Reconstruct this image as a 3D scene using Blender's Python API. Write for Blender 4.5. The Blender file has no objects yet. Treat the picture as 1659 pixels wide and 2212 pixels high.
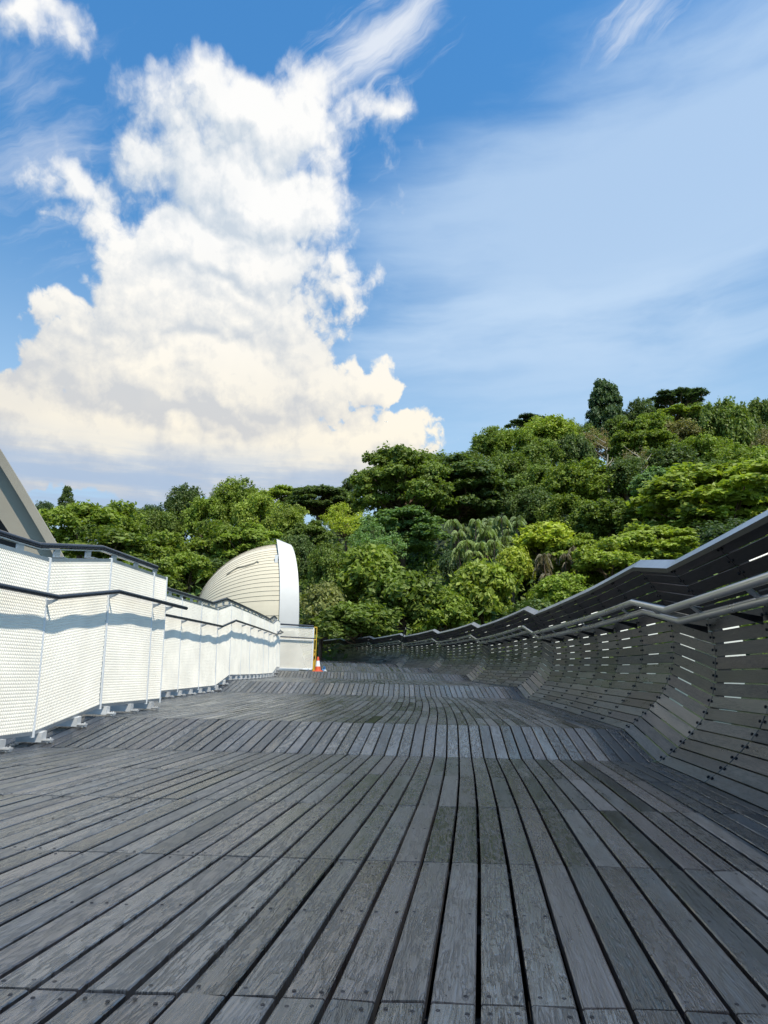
import bpy, math, random
import numpy as np
from mathutils import Vector, Matrix

SC = bpy.context.scene
COL = SC.collection
R = math.radians

# ------------------------------------------------------------------ camera
PITCH = R(11.6)
cam_d = bpy.data.cameras.new("camera")
cam = bpy.data.objects.new("camera", cam_d)
COL.objects.link(cam)
cam_d.sensor_fit = 'VERTICAL'
cam_d.sensor_height = 24.0
cam_d.lens = 24.0 * 1471.0 / 2212.0
cam_d.clip_start = 0.05
cam_d.clip_end = 30000
cam.location = (0, 0, 0)
cam.rotation_euler = (math.pi / 2 + PITCH, 0, 0)
SC.camera = cam
SC.cycles.use_adaptive_sampling = True
SC.cycles.adaptive_threshold = 0.02
SC.cycles.use_denoising = True
SC.cycles.max_bounces = 6
SC.cycles.diffuse_bounces = 3
SC.cycles.glossy_bounces = 3
SC.cycles.transmission_bounces = 3
SC.view_settings.view_transform = 'Standard'
SC.view_settings.look = 'None'
SC.view_settings.exposure = 0.35
SC.view_settings.gamma = 1.0

# helper used only to turn angles measured on the photograph into world directions
F_, CX_, CY_ = 1471.0, 829.5, 1106.0
def ray(x, y):
    a, b = (x - CX_) / F_, -(y - CY_) / F_
    return np.array([a, math.cos(PITCH) - b * math.sin(PITCH), math.sin(PITCH) + b * math.cos(PITCH)])
def at(x, y, D):
    """world point in direction (x,y) at horizontal forward distance D"""
    r = ray(x, y)
    return r * (D / r[1])
def azel(x, y):
    r = ray(x, y)
    return math.atan2(r[0], r[1]), math.atan2(r[2], math.hypot(r[0], r[1]))

# ------------------------------------------------------------------ node helper
class NT:
    def __init__(s, nt):
        s.nt = nt
    def n(s, typ, **kw):
        nd = s.nt.nodes.new(typ)
        for k, v in kw.items():
            setattr(nd, k, v)
        return nd
    def put(s, sock, v):
        if v is None:
            return
        if isinstance(v, bpy.types.NodeSocket):
            s.nt.links.new(v, sock)
        else:
            if sock.type == 'RGBA' and hasattr(v, '__len__') and len(v) == 3:
                v = (*v, 1)
            sock.default_value = v
    def m(s, op, a, b=None, c=None, clamp=False):
        nd = s.n('ShaderNodeMath', operation=op, use_clamp=clamp)
        s.put(nd.inputs[0], a); s.put(nd.inputs[1], b)
        if c is not None: s.put(nd.inputs[2], c)
        return nd.outputs[0]
    def v(s, op, a, b=None, sc=None):
        nd = s.n('ShaderNodeVectorMath', operation=op)
        s.put(nd.inputs[0], a)
        if b is not None: s.put(nd.inputs[1], b)
        if sc is not None: s.put(nd.inputs['Scale'], sc)
        return nd.outputs['Value'] if op in ('LENGTH', 'DOT_PRODUCT', 'DISTANCE') else nd.outputs['Vector']
    def mix(s, f, a, b, blend='MIX'):
        nd = s.n('ShaderNodeMix', data_type='RGBA', blend_type=blend)
        s.put(nd.inputs[0], f); s.put(nd.inputs[6], a); s.put(nd.inputs[7], b)
        return nd.outputs[2]
    dim = '3D'
    def noise(s, vec, scale, detail=4, rough=.5, dist=0., lac=2.):
        nd = s.n('ShaderNodeTexNoise', noise_dimensions=s.dim)
        s.put(nd.inputs['Vector'], vec); s.put(nd.inputs['Scale'], scale)
        nd.inputs['Detail'].default_value = detail; nd.inputs['Roughness'].default_value = rough
        nd.inputs['Distortion'].default_value = dist; nd.inputs['Lacunarity'].default_value = lac
        return nd.outputs['Fac'], nd.outputs['Color']
    def ss(s, x, lo, hi, a=0., b=1.):
        nd = s.n('ShaderNodeMapRange', interpolation_type='SMOOTHSTEP')
        s.put(nd.inputs['Value'], x); s.put(nd.inputs['From Min'], lo); s.put(nd.inputs['From Max'], hi)
        s.put(nd.inputs['To Min'], a); s.put(nd.inputs['To Max'], b)
        return nd.outputs[0]
    def lin(s, x, lo, hi, a=0., b=1.):
        nd = s.n('ShaderNodeMapRange')
        s.put(nd.inputs['Value'], x); s.put(nd.inputs['From Min'], lo); s.put(nd.inputs['From Max'], hi)
        s.put(nd.inputs['To Min'], a); s.put(nd.inputs['To Max'], b)
        return nd.outputs[0]
    def comb(s, x, y, z=0.):
        nd = s.n('ShaderNodeCombineXYZ')
        s.put(nd.inputs[0], x); s.put(nd.inputs[1], y); s.put(nd.inputs[2], z)
        return nd.outputs[0]
    def sep(s, v):
        nd = s.n('ShaderNodeSeparateXYZ'); s.put(nd.inputs[0], v)
        return nd.outputs
    def bump(s, h, strength=.3, dist=.01):
        nd = s.n('ShaderNodeBump'); s.put(nd.inputs['Height'], h)
        nd.inputs['Strength'].default_value = strength; nd.inputs['Distance'].default_value = dist
        return nd.outputs[0]

# ------------------------------------------------------------------ sun and sky
SUN_DIR = Vector((0.31, -0.48, 0.95)).normalized()          # towards the sun
SUN_EL = math.asin(SUN_DIR.z)
SUN_ROT = math.atan2(SUN_DIR.x, SUN_DIR.y)
sd = bpy.data.lights.new("sun", 'SUN')
sd.energy = 4.2
sd.angle = R(0.53)
sd.color = (1.0, 0.935, 0.81)
sun = bpy.data.objects.new("sun", sd)
COL.objects.link(sun)
sun.location = (20, -30, 60)
sun.rotation_euler = SUN_DIR.to_track_quat('Z', 'Y').to_euler()

world = bpy.data.worlds.new("World")
SC.world = world
world.use_nodes = True
world.cycles.sampling_method = 'MANUAL'
world.cycles.sample_map_resolution = 512
nt = world.node_tree
nt.nodes.clear()

def group_density():
    """cloud density as a function of a sky direction: shapes of the big banks plus billows"""
    g = bpy.data.node_groups.new("cloud_density", 'ShaderNodeTree')
    g.interface.new_socket("Dir", in_out='INPUT', socket_type='NodeSocketVector')
    g.interface.new_socket("Density", in_out='OUTPUT', socket_type='NodeSocketFloat')
    t = NT(g)
    t.dim = '2D'
    gi = t.n('NodeGroupInput'); go = t.n('NodeGroupOutput')
    p = gi.outputs[0]                       # azimuth, elevation
    _, w1 = t.noise(p, 7.0, 3, .6)
    w1 = t.v('SCALE', t.v('SUBTRACT', w1, (.5, .5, .5)), sc=.13)
    pw = t.v('ADD', p, w1)
    blobs = [  # px centre and half sizes
        (560, 285, 300, 120), (525, 400, 300, 125), (475, 545, 310, 125), (480, 680, 275, 130), (430, 820, 350, 125),
        (380, 975, 620, 110), (50, 880, 170, 85), (165, 712, 105, 48), (185, 372, 110, 42), (785, 945, 110, 62),
        (832, 810, 42, 50), (835, 235, 60, 52), (440, 200, 95, 60), (60, 35, 150, 75), (690, 200, 95, 50)]
    acc = None
    for cx, cy, rx, ry in blobs:
        a0, e0 = azel(cx, cy)
        ra = abs(azel(cx + rx, cy)[0] - azel(cx - rx, cy)[0]) / 2
        re = abs(azel(cx, cy + ry)[1] - azel(cx, cy - ry)[1]) / 2
        q = t.v('MULTIPLY', t.v('SUBTRACT', pw, (a0, e0, 0)), (1 / ra, 1 / re, 0))
        v = t.m('MULTIPLY', t.m('SUBTRACT', 1.0, t.v('LENGTH', q)), min(ra, re) / .028)
        acc = v if acc is None else t.m('SMOOTH_MAX', acc, v, .35)
    shape = t.m('MINIMUM', acc, 1.9)
    _, wc = t.noise(p, 22.0, 4, .6)
    dw = t.v('ADD', p, t.v('SCALE', t.v('SUBTRACT', wc, (.5, .5, .5)), sc=.035))
    def vor(sc_, det):
        nd = t.n('ShaderNodeTexVoronoi', feature='F1', voronoi_dimensions='2D')
        t.put(nd.inputs['Vector'], dw)
        nd.inputs['Scale'].default_value = sc_
        nd.inputs['Detail'].default_value = det
        nd.inputs['Roughness'].default_value = .6
        nd.normalize = True
        return nd.outputs['Distance']
    v0 = vor(15.0, 4.0)
    v1 = t.m('ADD', t.m('SUBTRACT', .35, v0), t.m('MULTIPLY', t.m('SUBTRACT', .4, vor(6.5, 1.0)), .8))
    f1, _ = t.noise(p, 9.0, 8, .6)
    f1 = t.m('SUBTRACT', f1, .5)
    tot = t.m('ADD', t.m('ADD', shape, -.05), t.m('ADD', t.m('MULTIPLY', v1, 2.0), t.m('MULTIPLY', f1, 1.5)))
    t.put(go.inputs[0], tot)
    return g

T = NT(nt)
tc = T.n('ShaderNodeTexCoord')
D = T.v('NORMALIZE', tc.outputs['Generated'])
sky = T.n('ShaderNodeTexSky', sky_type='NISHITA')
sky.sun_disc = False
sky.sun_elevation = SUN_EL
sky.sun_rotation = SUN_ROT
sky.air_density = 1.0
sky.dust_density = 0.4
sky.ozone_density = 2.2
skyc = sky.outputs[0]
gd = group_density()
def dens(v):
    nd = T.n('ShaderNodeGroup'); nd.node_tree = gd
    T.put(nd.inputs[0], v)
    return nd.outputs[0]
L1 = np.array([0.55, 0.1, 0.75]); L1 = L1 / np.linalg.norm(L1)
dx, dy, dz = T.sep(D)
elev = T.m('ARCSINE', dz)
azim = T.m('ARCTAN2', dx, dy)
pv = T.comb(azim, elev)
d0 = dens(pv)
d1 = dens(T.v('ADD', pv, (.006, .010, 0)))
d2 = dens(T.v('ADD', pv, (.022, .038, 0)))
elev0 = T.m('ARCSINE', dz)
mask = T.ss(d0, .0, T.ss(elev0, .35, .75, .30, 1.35))
lit1 = T.m('SUBTRACT', d0, d1)
lit2 = T.m('SUBTRACT', d0, d2)
lit = T.m('ADD', T.m('MULTIPLY', lit1, .8), T.m('MULTIPLY', lit2, .55))
lit = T.lin(lit, -.85, .55, 0., 1.)
soft, _ = T.noise(D, 4.6, 4, .5)
lit = T.m('ADD', lit, T.m('MULTIPLY', T.m('SUBTRACT', soft, .5), 1.8), clamp=True)
low = T.ss(elev, .24, .62)
WK = 7.2      # cloud brightness relative to the sky texture
litc = T.mix(low, (1.00 * WK, .93 * WK, .78 * WK), (.98 * WK, .98 * WK, .97 * WK))
shc = T.mix(low, (.66 * WK, .66 * WK, .66 * WK), (.60 * WK, .68 * WK, .77 * WK))
cloudc = T.mix(lit, shc, litc)
# thin high veils, stretched streaks
a_, e_ = azel(1300, 420)
st = T.v('MULTIPLY', D, (1.6, 1.6, 9.0))
sn, _ = T.noise(T.v('ADD', st, T.v('SCALE', T.noise(D, 4.0, 3, .5)[1], sc=.5)), 1.7, 6, .55)
def ell(cx, cy, rx, ry, rot=0., soft_=1.0):
    a0, e0 = azel(cx, cy)
    q = T.v('SUBTRACT', pv, (a0, e0, 0))
    rr = T.n('ShaderNodeVectorRotate', rotation_type='Z_AXIS')
    T.put(rr.inputs['Vector'], q); rr.inputs['Angle'].default_value = -rot
    q = T.v('MULTIPLY', rr.outputs[0], (F_ / rx, F_ / ry, 0))
    return T.m('SUBTRACT', 1.0, T.v('LENGTH', q))
veil = T.ss(T.m('ADD', ell(1460, 410, 900, 330, R(7)), T.m('MULTIPLY', T.m('SUBTRACT', sn, .5), .9)), .0, .62, 0, .66)
veil2 = T.ss(T.m('ADD', ell(1200, 790, 760, 210, R(4)), T.m('MULTIPLY', T.m('SUBTRACT', sn, .5), 2.0)), .0, 1.0, 0, .5)
rot = T.n('ShaderNodeVectorRotate', rotation_type='Y_AXIS')
T.put(rot.inputs['Vector'], T.v('ADD', D, T.v('SCALE', T.noise(D, 6.0, 4, .6)[1], sc=.07)))
rot.inputs['Angle'].default_value = R(28)
fn, _ = T.noise(T.v('MULTIPLY', rot.outputs[0], (3.2, 3.2, 26.)), 1.5, 8, .62)
fn = T.m('SUBTRACT', fn, .5)
w1 = T.ss(T.m('ADD', ell(830, 85, 260, 62, R(24)), T.m('MULTIPLY', fn, 1.9)), -.05, .9, 0, .85)
w2 = T.ss(T.m('ADD', ell(1370, 45, 230, 60, R(14)), T.m('MULTIPLY', fn, 3.0)), .15, 1.2, 0, .6)
w3 = T.ss(T.m('ADD', ell(60, 250, 330, 420, R(10)), T.m('MULTIPLY', fn, 2.6)), .4, 1.5, 0, .4)
w4 = T.ss(T.m('ADD', ell(640, 330, 420, 260, R(20)), T.m('MULTIPLY', fn, 3.2)), .45, 1.5, 0, .7)
def over(bg, c, a):
    return T.mix(a, bg, c)
VC = (.60 * WK, .76 * WK, .95 * WK)
WC = (.86 * WK, .90 * WK, .96 * WK)
# deepen the blue a little away from the horizon and lighten it low down, as in the photograph
gain = T.mix(T.ss(elev, .10, .85), (.95, 1.25, 1.22), (.62, 1.36, 1.70))
c = T.mix(1.0, skyc, gain, 'MULTIPLY')
c = over(c, (.66 * WK, .82 * WK, .97 * WK), T.ss(elev, .62, .20, 0, .42))
c = over(c, VC, veil); c = over(c, VC, veil2)
c = over(c, WC, w3); c = over(c, WC, w1); c = over(c, WC, w2); c = over(c, WC, w4)
c = over(c, cloudc, mask)
# grey-blue bank low on the horizon, left
lowbank = T.m('MULTIPLY', T.ss(elev, .315, .235), T.ss(azim, .25, -.1))
bn, _ = T.noise(T.v('MULTIPLY', D, (1.5, 1.5, 12.)), 3.0, 6, .6)
lowbank = T.m('MULTIPLY', lowbank, T.ss(bn, .30, .62, .25, .95))
c = over(c, (.42 * WK, .54 * WK, .72 * WK), lowbank)
bg = T.n('ShaderNodeBackground')
bg.inputs['Strength'].default_value = 0.11
T.put(bg.inputs['Color'], c)
wo = T.n('ShaderNodeOutputWorld')
nt.links.new(bg.outputs[0], wo.inputs[0])

# ------------------------------------------------------------------ object helpers
def tag(o, label=None, cat=None, group=None, kind=None):
    if label: o['label'] = label
    if cat: o['category'] = cat
    if group: o['group'] = group
    if kind: o['kind'] = kind
    return o
def thing(name, label, cat, loc, group=None):
    o = bpy.data.objects.new(name, None)
    o.empty_display_size = .2
    COL.objects.link(o); o.location = Vector([float(q) for q in loc])
    return tag(o, label, cat, group)
def origin_of(p):
    v = np.zeros(3)
    while p is not None:
        v += np.array(p.location); p = p.parent
    return v
def mesh(name, V, F, mat, parent=None, uv=None, tone=None, smooth=False, local=False):
    """V (n,3) world coords, F list/array of faces; uv per vertex; tone per face"""
    V = np.asarray(V, dtype=np.float64).reshape(-1, 3)
    me = bpy.data.meshes.new(name)
    if not local and parent is not None:
        V = V - origin_of(parent)
    if isinstance(F, np.ndarray):
        k = F.shape[1]; nf = F.shape[0]
        me.vertices.add(len(V)); me.vertices.foreach_set('co', V.astype(np.float32).ravel())
        me.loops.add(nf * k); me.loops.foreach_set('vertex_index', F.astype(np.int32).ravel())
        me.polygons.add(nf); me.polygons.foreach_set('loop_start', np.arange(0, nf * k, k, dtype=np.int32))
        me.polygons.foreach_set('loop_total', np.full(nf, k, dtype=np.int32))
        me.update(calc_edges=True)
    else:
        me.from_pydata([tuple(v) for v in V], [], [tuple(f) for f in F])
    if uv is not None:
        uv = np.asarray(uv, dtype=np.float32)
        l = me.uv_layers.new(name='UVMap')
        idx = np.empty(len(me.loops), dtype=np.int32); me.loops.foreach_get('vertex_index', idx)
        l.data.foreach_set('uv', uv[idx].ravel())
    if tone is not None:
        a = me.attributes.new('tone', 'FLOAT', 'FACE')
        a.data.foreach_set('value', np.asarray(tone, dtype=np.float32).ravel())
    me.polygons.foreach_set('use_smooth', np.full(len(me.polygons), bool(smooth)))
    me.materials.append(mat)
    me.validate(); me.update()
    o = bpy.data.objects.new(name, me)
    COL.objects.link(o)
    if parent is not None: o.parent = parent
    return o

class MB:
    def __init__(s): s.V = []; s.F = []
    def add(s, V, F):
        b = len(s.V); s.V += [tuple(map(float, v)) for v in V]; s.F += [tuple(b + i for i in f) for f in F]
    def box8(s, P):   # 8 corners: bottom loop 0-3, top loop 4-7
        s.add(P, [(3, 2, 1, 0), (4, 5, 6, 7), (0, 1, 5, 4), (1, 2, 6, 5), (2, 3, 7, 6), (3, 0, 4, 7)])
    def bar(s, a, b, w, hgt, up=(0, 0, 1)):
        a = np.array(a, float); b = np.array(b, float); d = b - a; d /= np.linalg.norm(d)
        up = np.array(up, float); sd_ = np.cross(d, up); sd_ /= np.linalg.norm(sd_); u2 = np.cross(sd_, d)
        c = [(-1, -1), (1, -1), (1, 1), (-1, 1)]
        P = [a + sd_ * w / 2 * i + u2 * hgt / 2 * j for i, j in c] + [b + sd_ * w / 2 * i + u2 * hgt / 2 * j for i, j in c]
        s.box8(P)
    def tube(s, pts, r, n=12, cap=True):
        pts = [np.array(p, float) for p in pts]; N = len(pts)
        rr = r if hasattr(r, '__len__') else [r] * N
        rings = []; ref = np.array([0, 0, 1.0])
        for i, p in enumerate(pts):
            d1 = pts[i] - pts[i - 1] if i else pts[1] - pts[0]
            d2 = pts[i + 1] - pts[i] if i < N - 1 else d1
            d1 = d1 / np.linalg.norm(d1); d2 = d2 / np.linalg.norm(d2)
            t = d1 + d2; t /= np.linalg.norm(t)
            if abs(t @ ref) > .95: ref = np.array([1.0, 0, 0])
            a = np.cross(t, ref); a /= np.linalg.norm(a); b = np.cross(a, t)
            ring = []
            for k in range(n):
                th = 2 * math.pi * k / n
                o = a * math.cos(th) + b * math.sin(th)
                cc = max(.5, (t @ d1))
                # slide along d1 so the miter keeps its radius
                ring.append(p + rr[i] * (o - 0 * d1) * (1 if cc > .999 else 1.0))
            rings.append(ring)
        b0 = len(s.V)
        for rg in rings: s.V += [tuple(map(float, q)) for q in rg]
        for i in range(N - 1):
            for k in range(n):
                k2 = (k + 1) % n
                s.F.append((b0 + i * n + k, b0 + i * n + k2, b0 + (i + 1) * n + k2, b0 + (i + 1) * n + k))
        if cap:
            s.F.append(tuple(b0 + k for k in range(n))[::-1]); s.F.append(tuple(b0 + (N - 1) * n + k for k in range(n)))
    def build(s, name, mat, parent=None, smooth=False):
        return mesh(name, s.V, s.F, mat, parent, smooth=smooth)
def autosmooth(o, ang=35):
    me = o.data
    me.polygons.foreach_set('use_smooth', np.ones(len(me.polygons), dtype=bool))
    me.update()
    import bmesh
    bm = bmesh.new(); bm.from_mesh(me)
    for e in bm.edges:
        if len(e.link_faces) == 2 and e.calc_face_angle(0) > R(ang): e.smooth = False
    bm.to_mesh(me); bm.free()
    return o

# ------------------------------------------------------------------ materials
def newmat(name):
    m = bpy.data.materials.new(name); m.use_nodes = True
    m.node_tree.nodes.clear()
    t = NT(m.node_tree)
    out = t.n('ShaderNodeOutputMaterial')
    return m, t, out
def principled(t, out, **kw):
    p = t.n('ShaderNodeBsdfPrincipled')
    for k, v in kw.items(): t.put(p.inputs[k.replace('_', ' ')], v)
    t.nt.links.new(p.outputs[0], out.inputs[0])
    return p
def wood(name, dark, light, rough=(.36, .55), crack=1.0, bump_=.5, spec=.5, ior=1.5):
    m, t, out = newmat(name)
    uvn = t.n('ShaderNodeUVMap'); uvn.uv_map = 'UVMap'
    u, v, _ = t.sep(uvn.outputs[0])
    an = t.n('ShaderNodeAttribute'); an.attribute_name = 'tone'
    tone = an.outputs['Fac']
    # grain direction meanders round knots
    wn, wcn = t.noise(t.comb(t.m('MULTIPLY', u, 2.2), t.m('MULTIPLY', v, 9.)), 1.0, 3, .5)
    v2 = t.m('ADD', v, t.m('MULTIPLY', t.m('SUBTRACT', wn, .5), .040))
    g1, _ = t.noise(t.comb(t.m('MULTIPLY', u, 7.), t.m('MULTIPLY', v2, 260.)), 1.0, 5, .65)
    g2, _ = t.noise(t.comb(t.m('MULTIPLY', u, 1.3), t.m('MULTIPLY', v2, 45.)), 1.0, 4, .55)
    big, _ = t.noise(t.comb(t.m('MULTIPLY', u, 1.3), t.m('MULTIPLY', v, 5.)), 1.0, 5, .6)
    blot, _ = t.noise(t.comb(t.m('MULTIPLY', u, 3.), t.m('MULTIPLY', v, 14.)), 1.0, 6, .6)
    k = t.m('ADD', t.m('MULTIPLY', tone, .62), t.m('ADD', t.m('MULTIPLY', big, .55), t.m('MULTIPLY', g2, .40)))
    k = t.m('ADD', k, t.m('MULTIPLY', t.m('SUBTRACT', blot, .5), .35))
    k = t.ss(k, .42, 1.15)
    col = t.mix(k, dark, light)
    # purplish brown tint on some planks
    col = t.mix(t.m('MULTIPLY', t.ss(t.m('FRACT', t.m('MULTIPLY', tone, 7.31)), .55, 1.), .40), col, tuple(q * c_ for q, c_ in zip(light, (.98, .72, .72))))
    fine = t.ss(g1, .30, .60)
    col = t.mix(t.m('MULTIPLY', t.m('SUBTRACT', 1.0, fine), 0.62 * crack), col, tuple(q * .30 for q in dark))
    # short checks and long wavy cracks: contour lines of stretched noise
    c1, _ = t.noise(t.comb(t.m('MULTIPLY', u, 12.), t.m('MULTIPLY', v2, 115.)), 1.0, 3, .6)
    line1 = t.ss(t.m('ABSOLUTE', t.m('SUBTRACT', c1, .54)), .012, .070, 1., 0.)
    gate, _ = t.noise(t.comb(t.m('MULTIPLY', u, 14.), t.m('MULTIPLY', v, 40.)), 1.0, 2, .5)
    amt, _ = t.noise(t.comb(t.m('MULTIPLY', u, .9), t.m('MULTIPLY', v, 6.)), 1.0, 2, .5)
    line1 = t.m('MULTIPLY', line1, t.m('MULTIPLY', t.ss(gate, .40, .52), t.ss(t.m('ADD', amt, t.m('MULTIPLY', t.m('FRACT', t.m('MULTIPLY', tone, 3.7)), .35)), .44, .66)))
    c2, _ = t.noise(t.comb(t.m('MULTIPLY', u, 2.6), t.m('MULTIPLY', v2, 60.)), 1.0, 3, .55)
    line2 = t.ss(t.m('ABSOLUTE', t.m('SUBTRACT', c2, .47)), .004, .030, 1., 0.)
    line2 = t.m('MULTIPLY', line2, t.ss(amt, .46, .56))
    crk = t.m('MAXIMUM', line1, line2)
    crk = t.m('MULTIPLY', crk, crack)
    col = t.mix(t.m('MULTIPLY', crk, .85), col, (.006, .006, .008))
    hgt = t.m('SUBTRACT', t.m('ADD', t.m('MULTIPLY', fine, .35), t.m('MULTIPLY', g2, .3)), t.m('MULTIPLY', crk, 1.0))
    rg = t.lin(t.m('ADD', t.m('ADD', t.m('MULTIPLY', blot, .7), t.m('MULTIPLY', t.m('FRACT', t.m('MULTIPLY', tone, 5.3)), .35)), t.m('MULTIPLY', crk, .4)), .25, .85, rough[0], rough[1])
    p = principled(t, out, Base_Color=col, Roughness=rg)
    p.inputs['IOR'].default_value = ior
    p.inputs['Specular IOR Level'].default_value = spec
    t.put(p.inputs['Normal'], t.bump(hgt, bump_, .0015))
    return m
M = {}
M['deck'] = wood('deck_wood', (.005, .006, .008), (.064, .070, .082), (.12, .38), 1.0, 1.0, .95, 1.9)
M['wall_dark'] = wood('dark_brown', (.012, .010, .010), (.030, .024, .023), (.40, .60), .3, .25, .3)  # darker brown for the upper boards and the coping's inner face
M['wall'] = wood('balustrade_wood', (.036, .034, .029), (.200, .165, .118), (.24, .50), .45, .35, .6)
def metal(name, col, rough, metallic=1.0, nscale=30., namt=.06, bmp=.06, spec=.5):
    m, t, out = newmat(name)
    g = t.n('ShaderNodeNewGeometry')
    pos = g.outputs['Position']
    n1, _ = t.noise(pos, nscale, 5, .6)
    n2, _ = t.noise(pos, nscale * .12, 4, .6)
    col2 = t.mix(t.ss(n2, .3, .75), tuple(c_ * (1 - 2 * namt) for c_ in col), tuple(min(1, c_ * (1 + namt)) for c_ in col))
    rg = t.lin(n1, .2, .8, max(.05, rough - .08), rough + .1)
    p = principled(t, out, Base_Color=col2, Roughness=rg, Metallic=metallic)
    p.inputs['Specular IOR Level'].default_value = spec
    t.put(p.inputs['Normal'], t.bump(n1, bmp, .002))
    return m
M['steel'] = metal('brushed_steel', (.60, .60, .59), .28, 1.0, 1.5, .01, 0.)
M['rail'] = metal('dark_rail', (.055, .062, .075), .28, .6, 30, .03, 0.)
M['galv'] = metal('galvanised', (.50, .53, .55), .38, .8, 60)
M['white'] = metal('white_paint', (.80, .80, .78), .45, 0., 40, .03)
M['whitemesh'] = metal('white_mesh_paint', (.84, .79, .68), .5, 0., 25, .05)
M['footpaint'] = metal('foot_paint', (.50, .50, .49), .55, 0., 30, .15)
M['fin'] = metal('fin_paint', (.60, .58, .54), .5, 0., 6, .04)
M['cream'] = metal('cream_cladding', (.72, .63, .46), .5, 0., 5, .05)
M['rib'] = metal('grey_rib_paint', (.34, .305, .24), .6, 0., 3, .10)
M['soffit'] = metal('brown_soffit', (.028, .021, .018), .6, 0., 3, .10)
M['cap'] = metal('coping_metal', (.42, .45, .49), .34, .85, 12, .10)
M['bolt'] = metal('bolt_steel', (.022, .022, .024), .4, .6)
M['screw'] = metal('screw_steel', (.06, .062, .07), .5, .9)
M['black'] = metal('black_void', (.006, .006, .007), .9, 0.)
M['under'] = metal('under_deck_black', (.010, .010, .011), .9, 0., 10)  # near-black, puts the darkness of the void below the planks into the colour
M['yellow'] = metal('yellow_paint', (.60, .38, .03), .5, 0.)
M['orange'] = metal('orange_plastic', (.62, .085, .02), .45, 0.)
M['blue'] = metal('blue_cloth', (.05, .22, .48), .7, 0.)
M['leaf_dry'] = metal('dry_leaf', (.38, .30, .16), .7, 0., 120, .2)
def strip_mat():
    m, t, out = newmat('pale_strip')
    g = t.n('ShaderNodeNewGeometry'); n1, _ = t.noise(g.outputs['Position'], 25., 3, .5)
    col = t.mix(n1, (.95, .89, .74), (.98, .94, .82))
    tr = t.n('ShaderNodeBsdfTranslucent'); df = t.n('ShaderNodeBsdfDiffuse')
    t.put(tr.inputs[0], col); t.put(df.inputs[0], col)
    mx = t.n('ShaderNodeMixShader'); mx.inputs[0].default_value = .12
    t.nt.links.new(tr.outputs[0], mx.inputs[1]); t.nt.links.new(df.outputs[0], mx.inputs[2])
    t.nt.links.new(mx.outputs[0], out.inputs[0])
    return m
M['strip'] = strip_mat()
def leaf_mat():
    m, t, out = newmat('foliage')
    oi = t.n('ShaderNodeObjectInfo')
    an = t.n('ShaderNodeAttribute'); an.attribute_name = 'tone'
    g = t.n('ShaderNodeNewGeometry')
    n1, _ = t.noise(g.outputs['Position'], .55, 3, .6)
    n2, _ = t.noise(g.outputs['Position'], .16, 2, .5)
    k = t.m('ADD', t.m('MULTIPLY', an.outputs['Fac'], .75), t.m('ADD', t.m('MULTIPLY', n1, .9), t.m('MULTIPLY', n2, .5)))
    f = t.lin(k, .45, 1.6, .85, 3.3)
    col = t.mix(1.0, oi.outputs['Color'], t.comb(t.m('MULTIPLY', f, 1.08), f, t.m('MULTIPLY', f, .95)), 'MULTIPLY')
    # some leaves are yellower
    col = t.mix(t.ss(an.outputs['Fac'], .90, 1.0, 0., .45), col, (.30, .24, .03))
    p = t.n('ShaderNodeBsdfPrincipled')
    t.put(p.inputs['Base Color'], col); p.inputs['Roughness'].default_value = .50
    p.inputs['Specular IOR Level'].default_value = .28
    tr = t.n('ShaderNodeBsdfTranslucent')
    t.put(tr.inputs[0], t.mix(1.0, col, (1.5, 1.6, .6), 'MULTIPLY'))
    mx = t.n('ShaderNodeMixShader'); mx.inputs[0].default_value = .32
    t.nt.links.new(p.outputs[0], mx.inputs[1]); t.nt.links.new(tr.outputs[0], mx.inputs[2])
    t.nt.links.new(mx.outputs[0], out.inputs[0])
    return m
M['leaf'] = leaf_mat()
M['bark'] = metal('bark', (.150, .098, .064), .85, 0., 3., .25)
def soil():
    m, t, out = newmat('forest_floor')
    g = t.n('ShaderNodeNewGeometry')
    n1, _ = t.noise(g.outputs['Position'], .25, 8, .65)
    n2, _ = t.noise(g.outputs['Position'], 2.5, 6, .6)
    col = t.mix(t.ss(n1, .35, .65), (.012, .024, .008), (.035, .055, .015))
    col = t.mix(t.ss(n2, .5, .7, 0, .5), col, (.045, .035, .02))
    p = principled(t, out, Base_Color=col, Roughness=.95)
    t.put(p.inputs['Normal'], t.bump(n2, 1.0, .5))
    return m
M['soil'] = soil()

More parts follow.
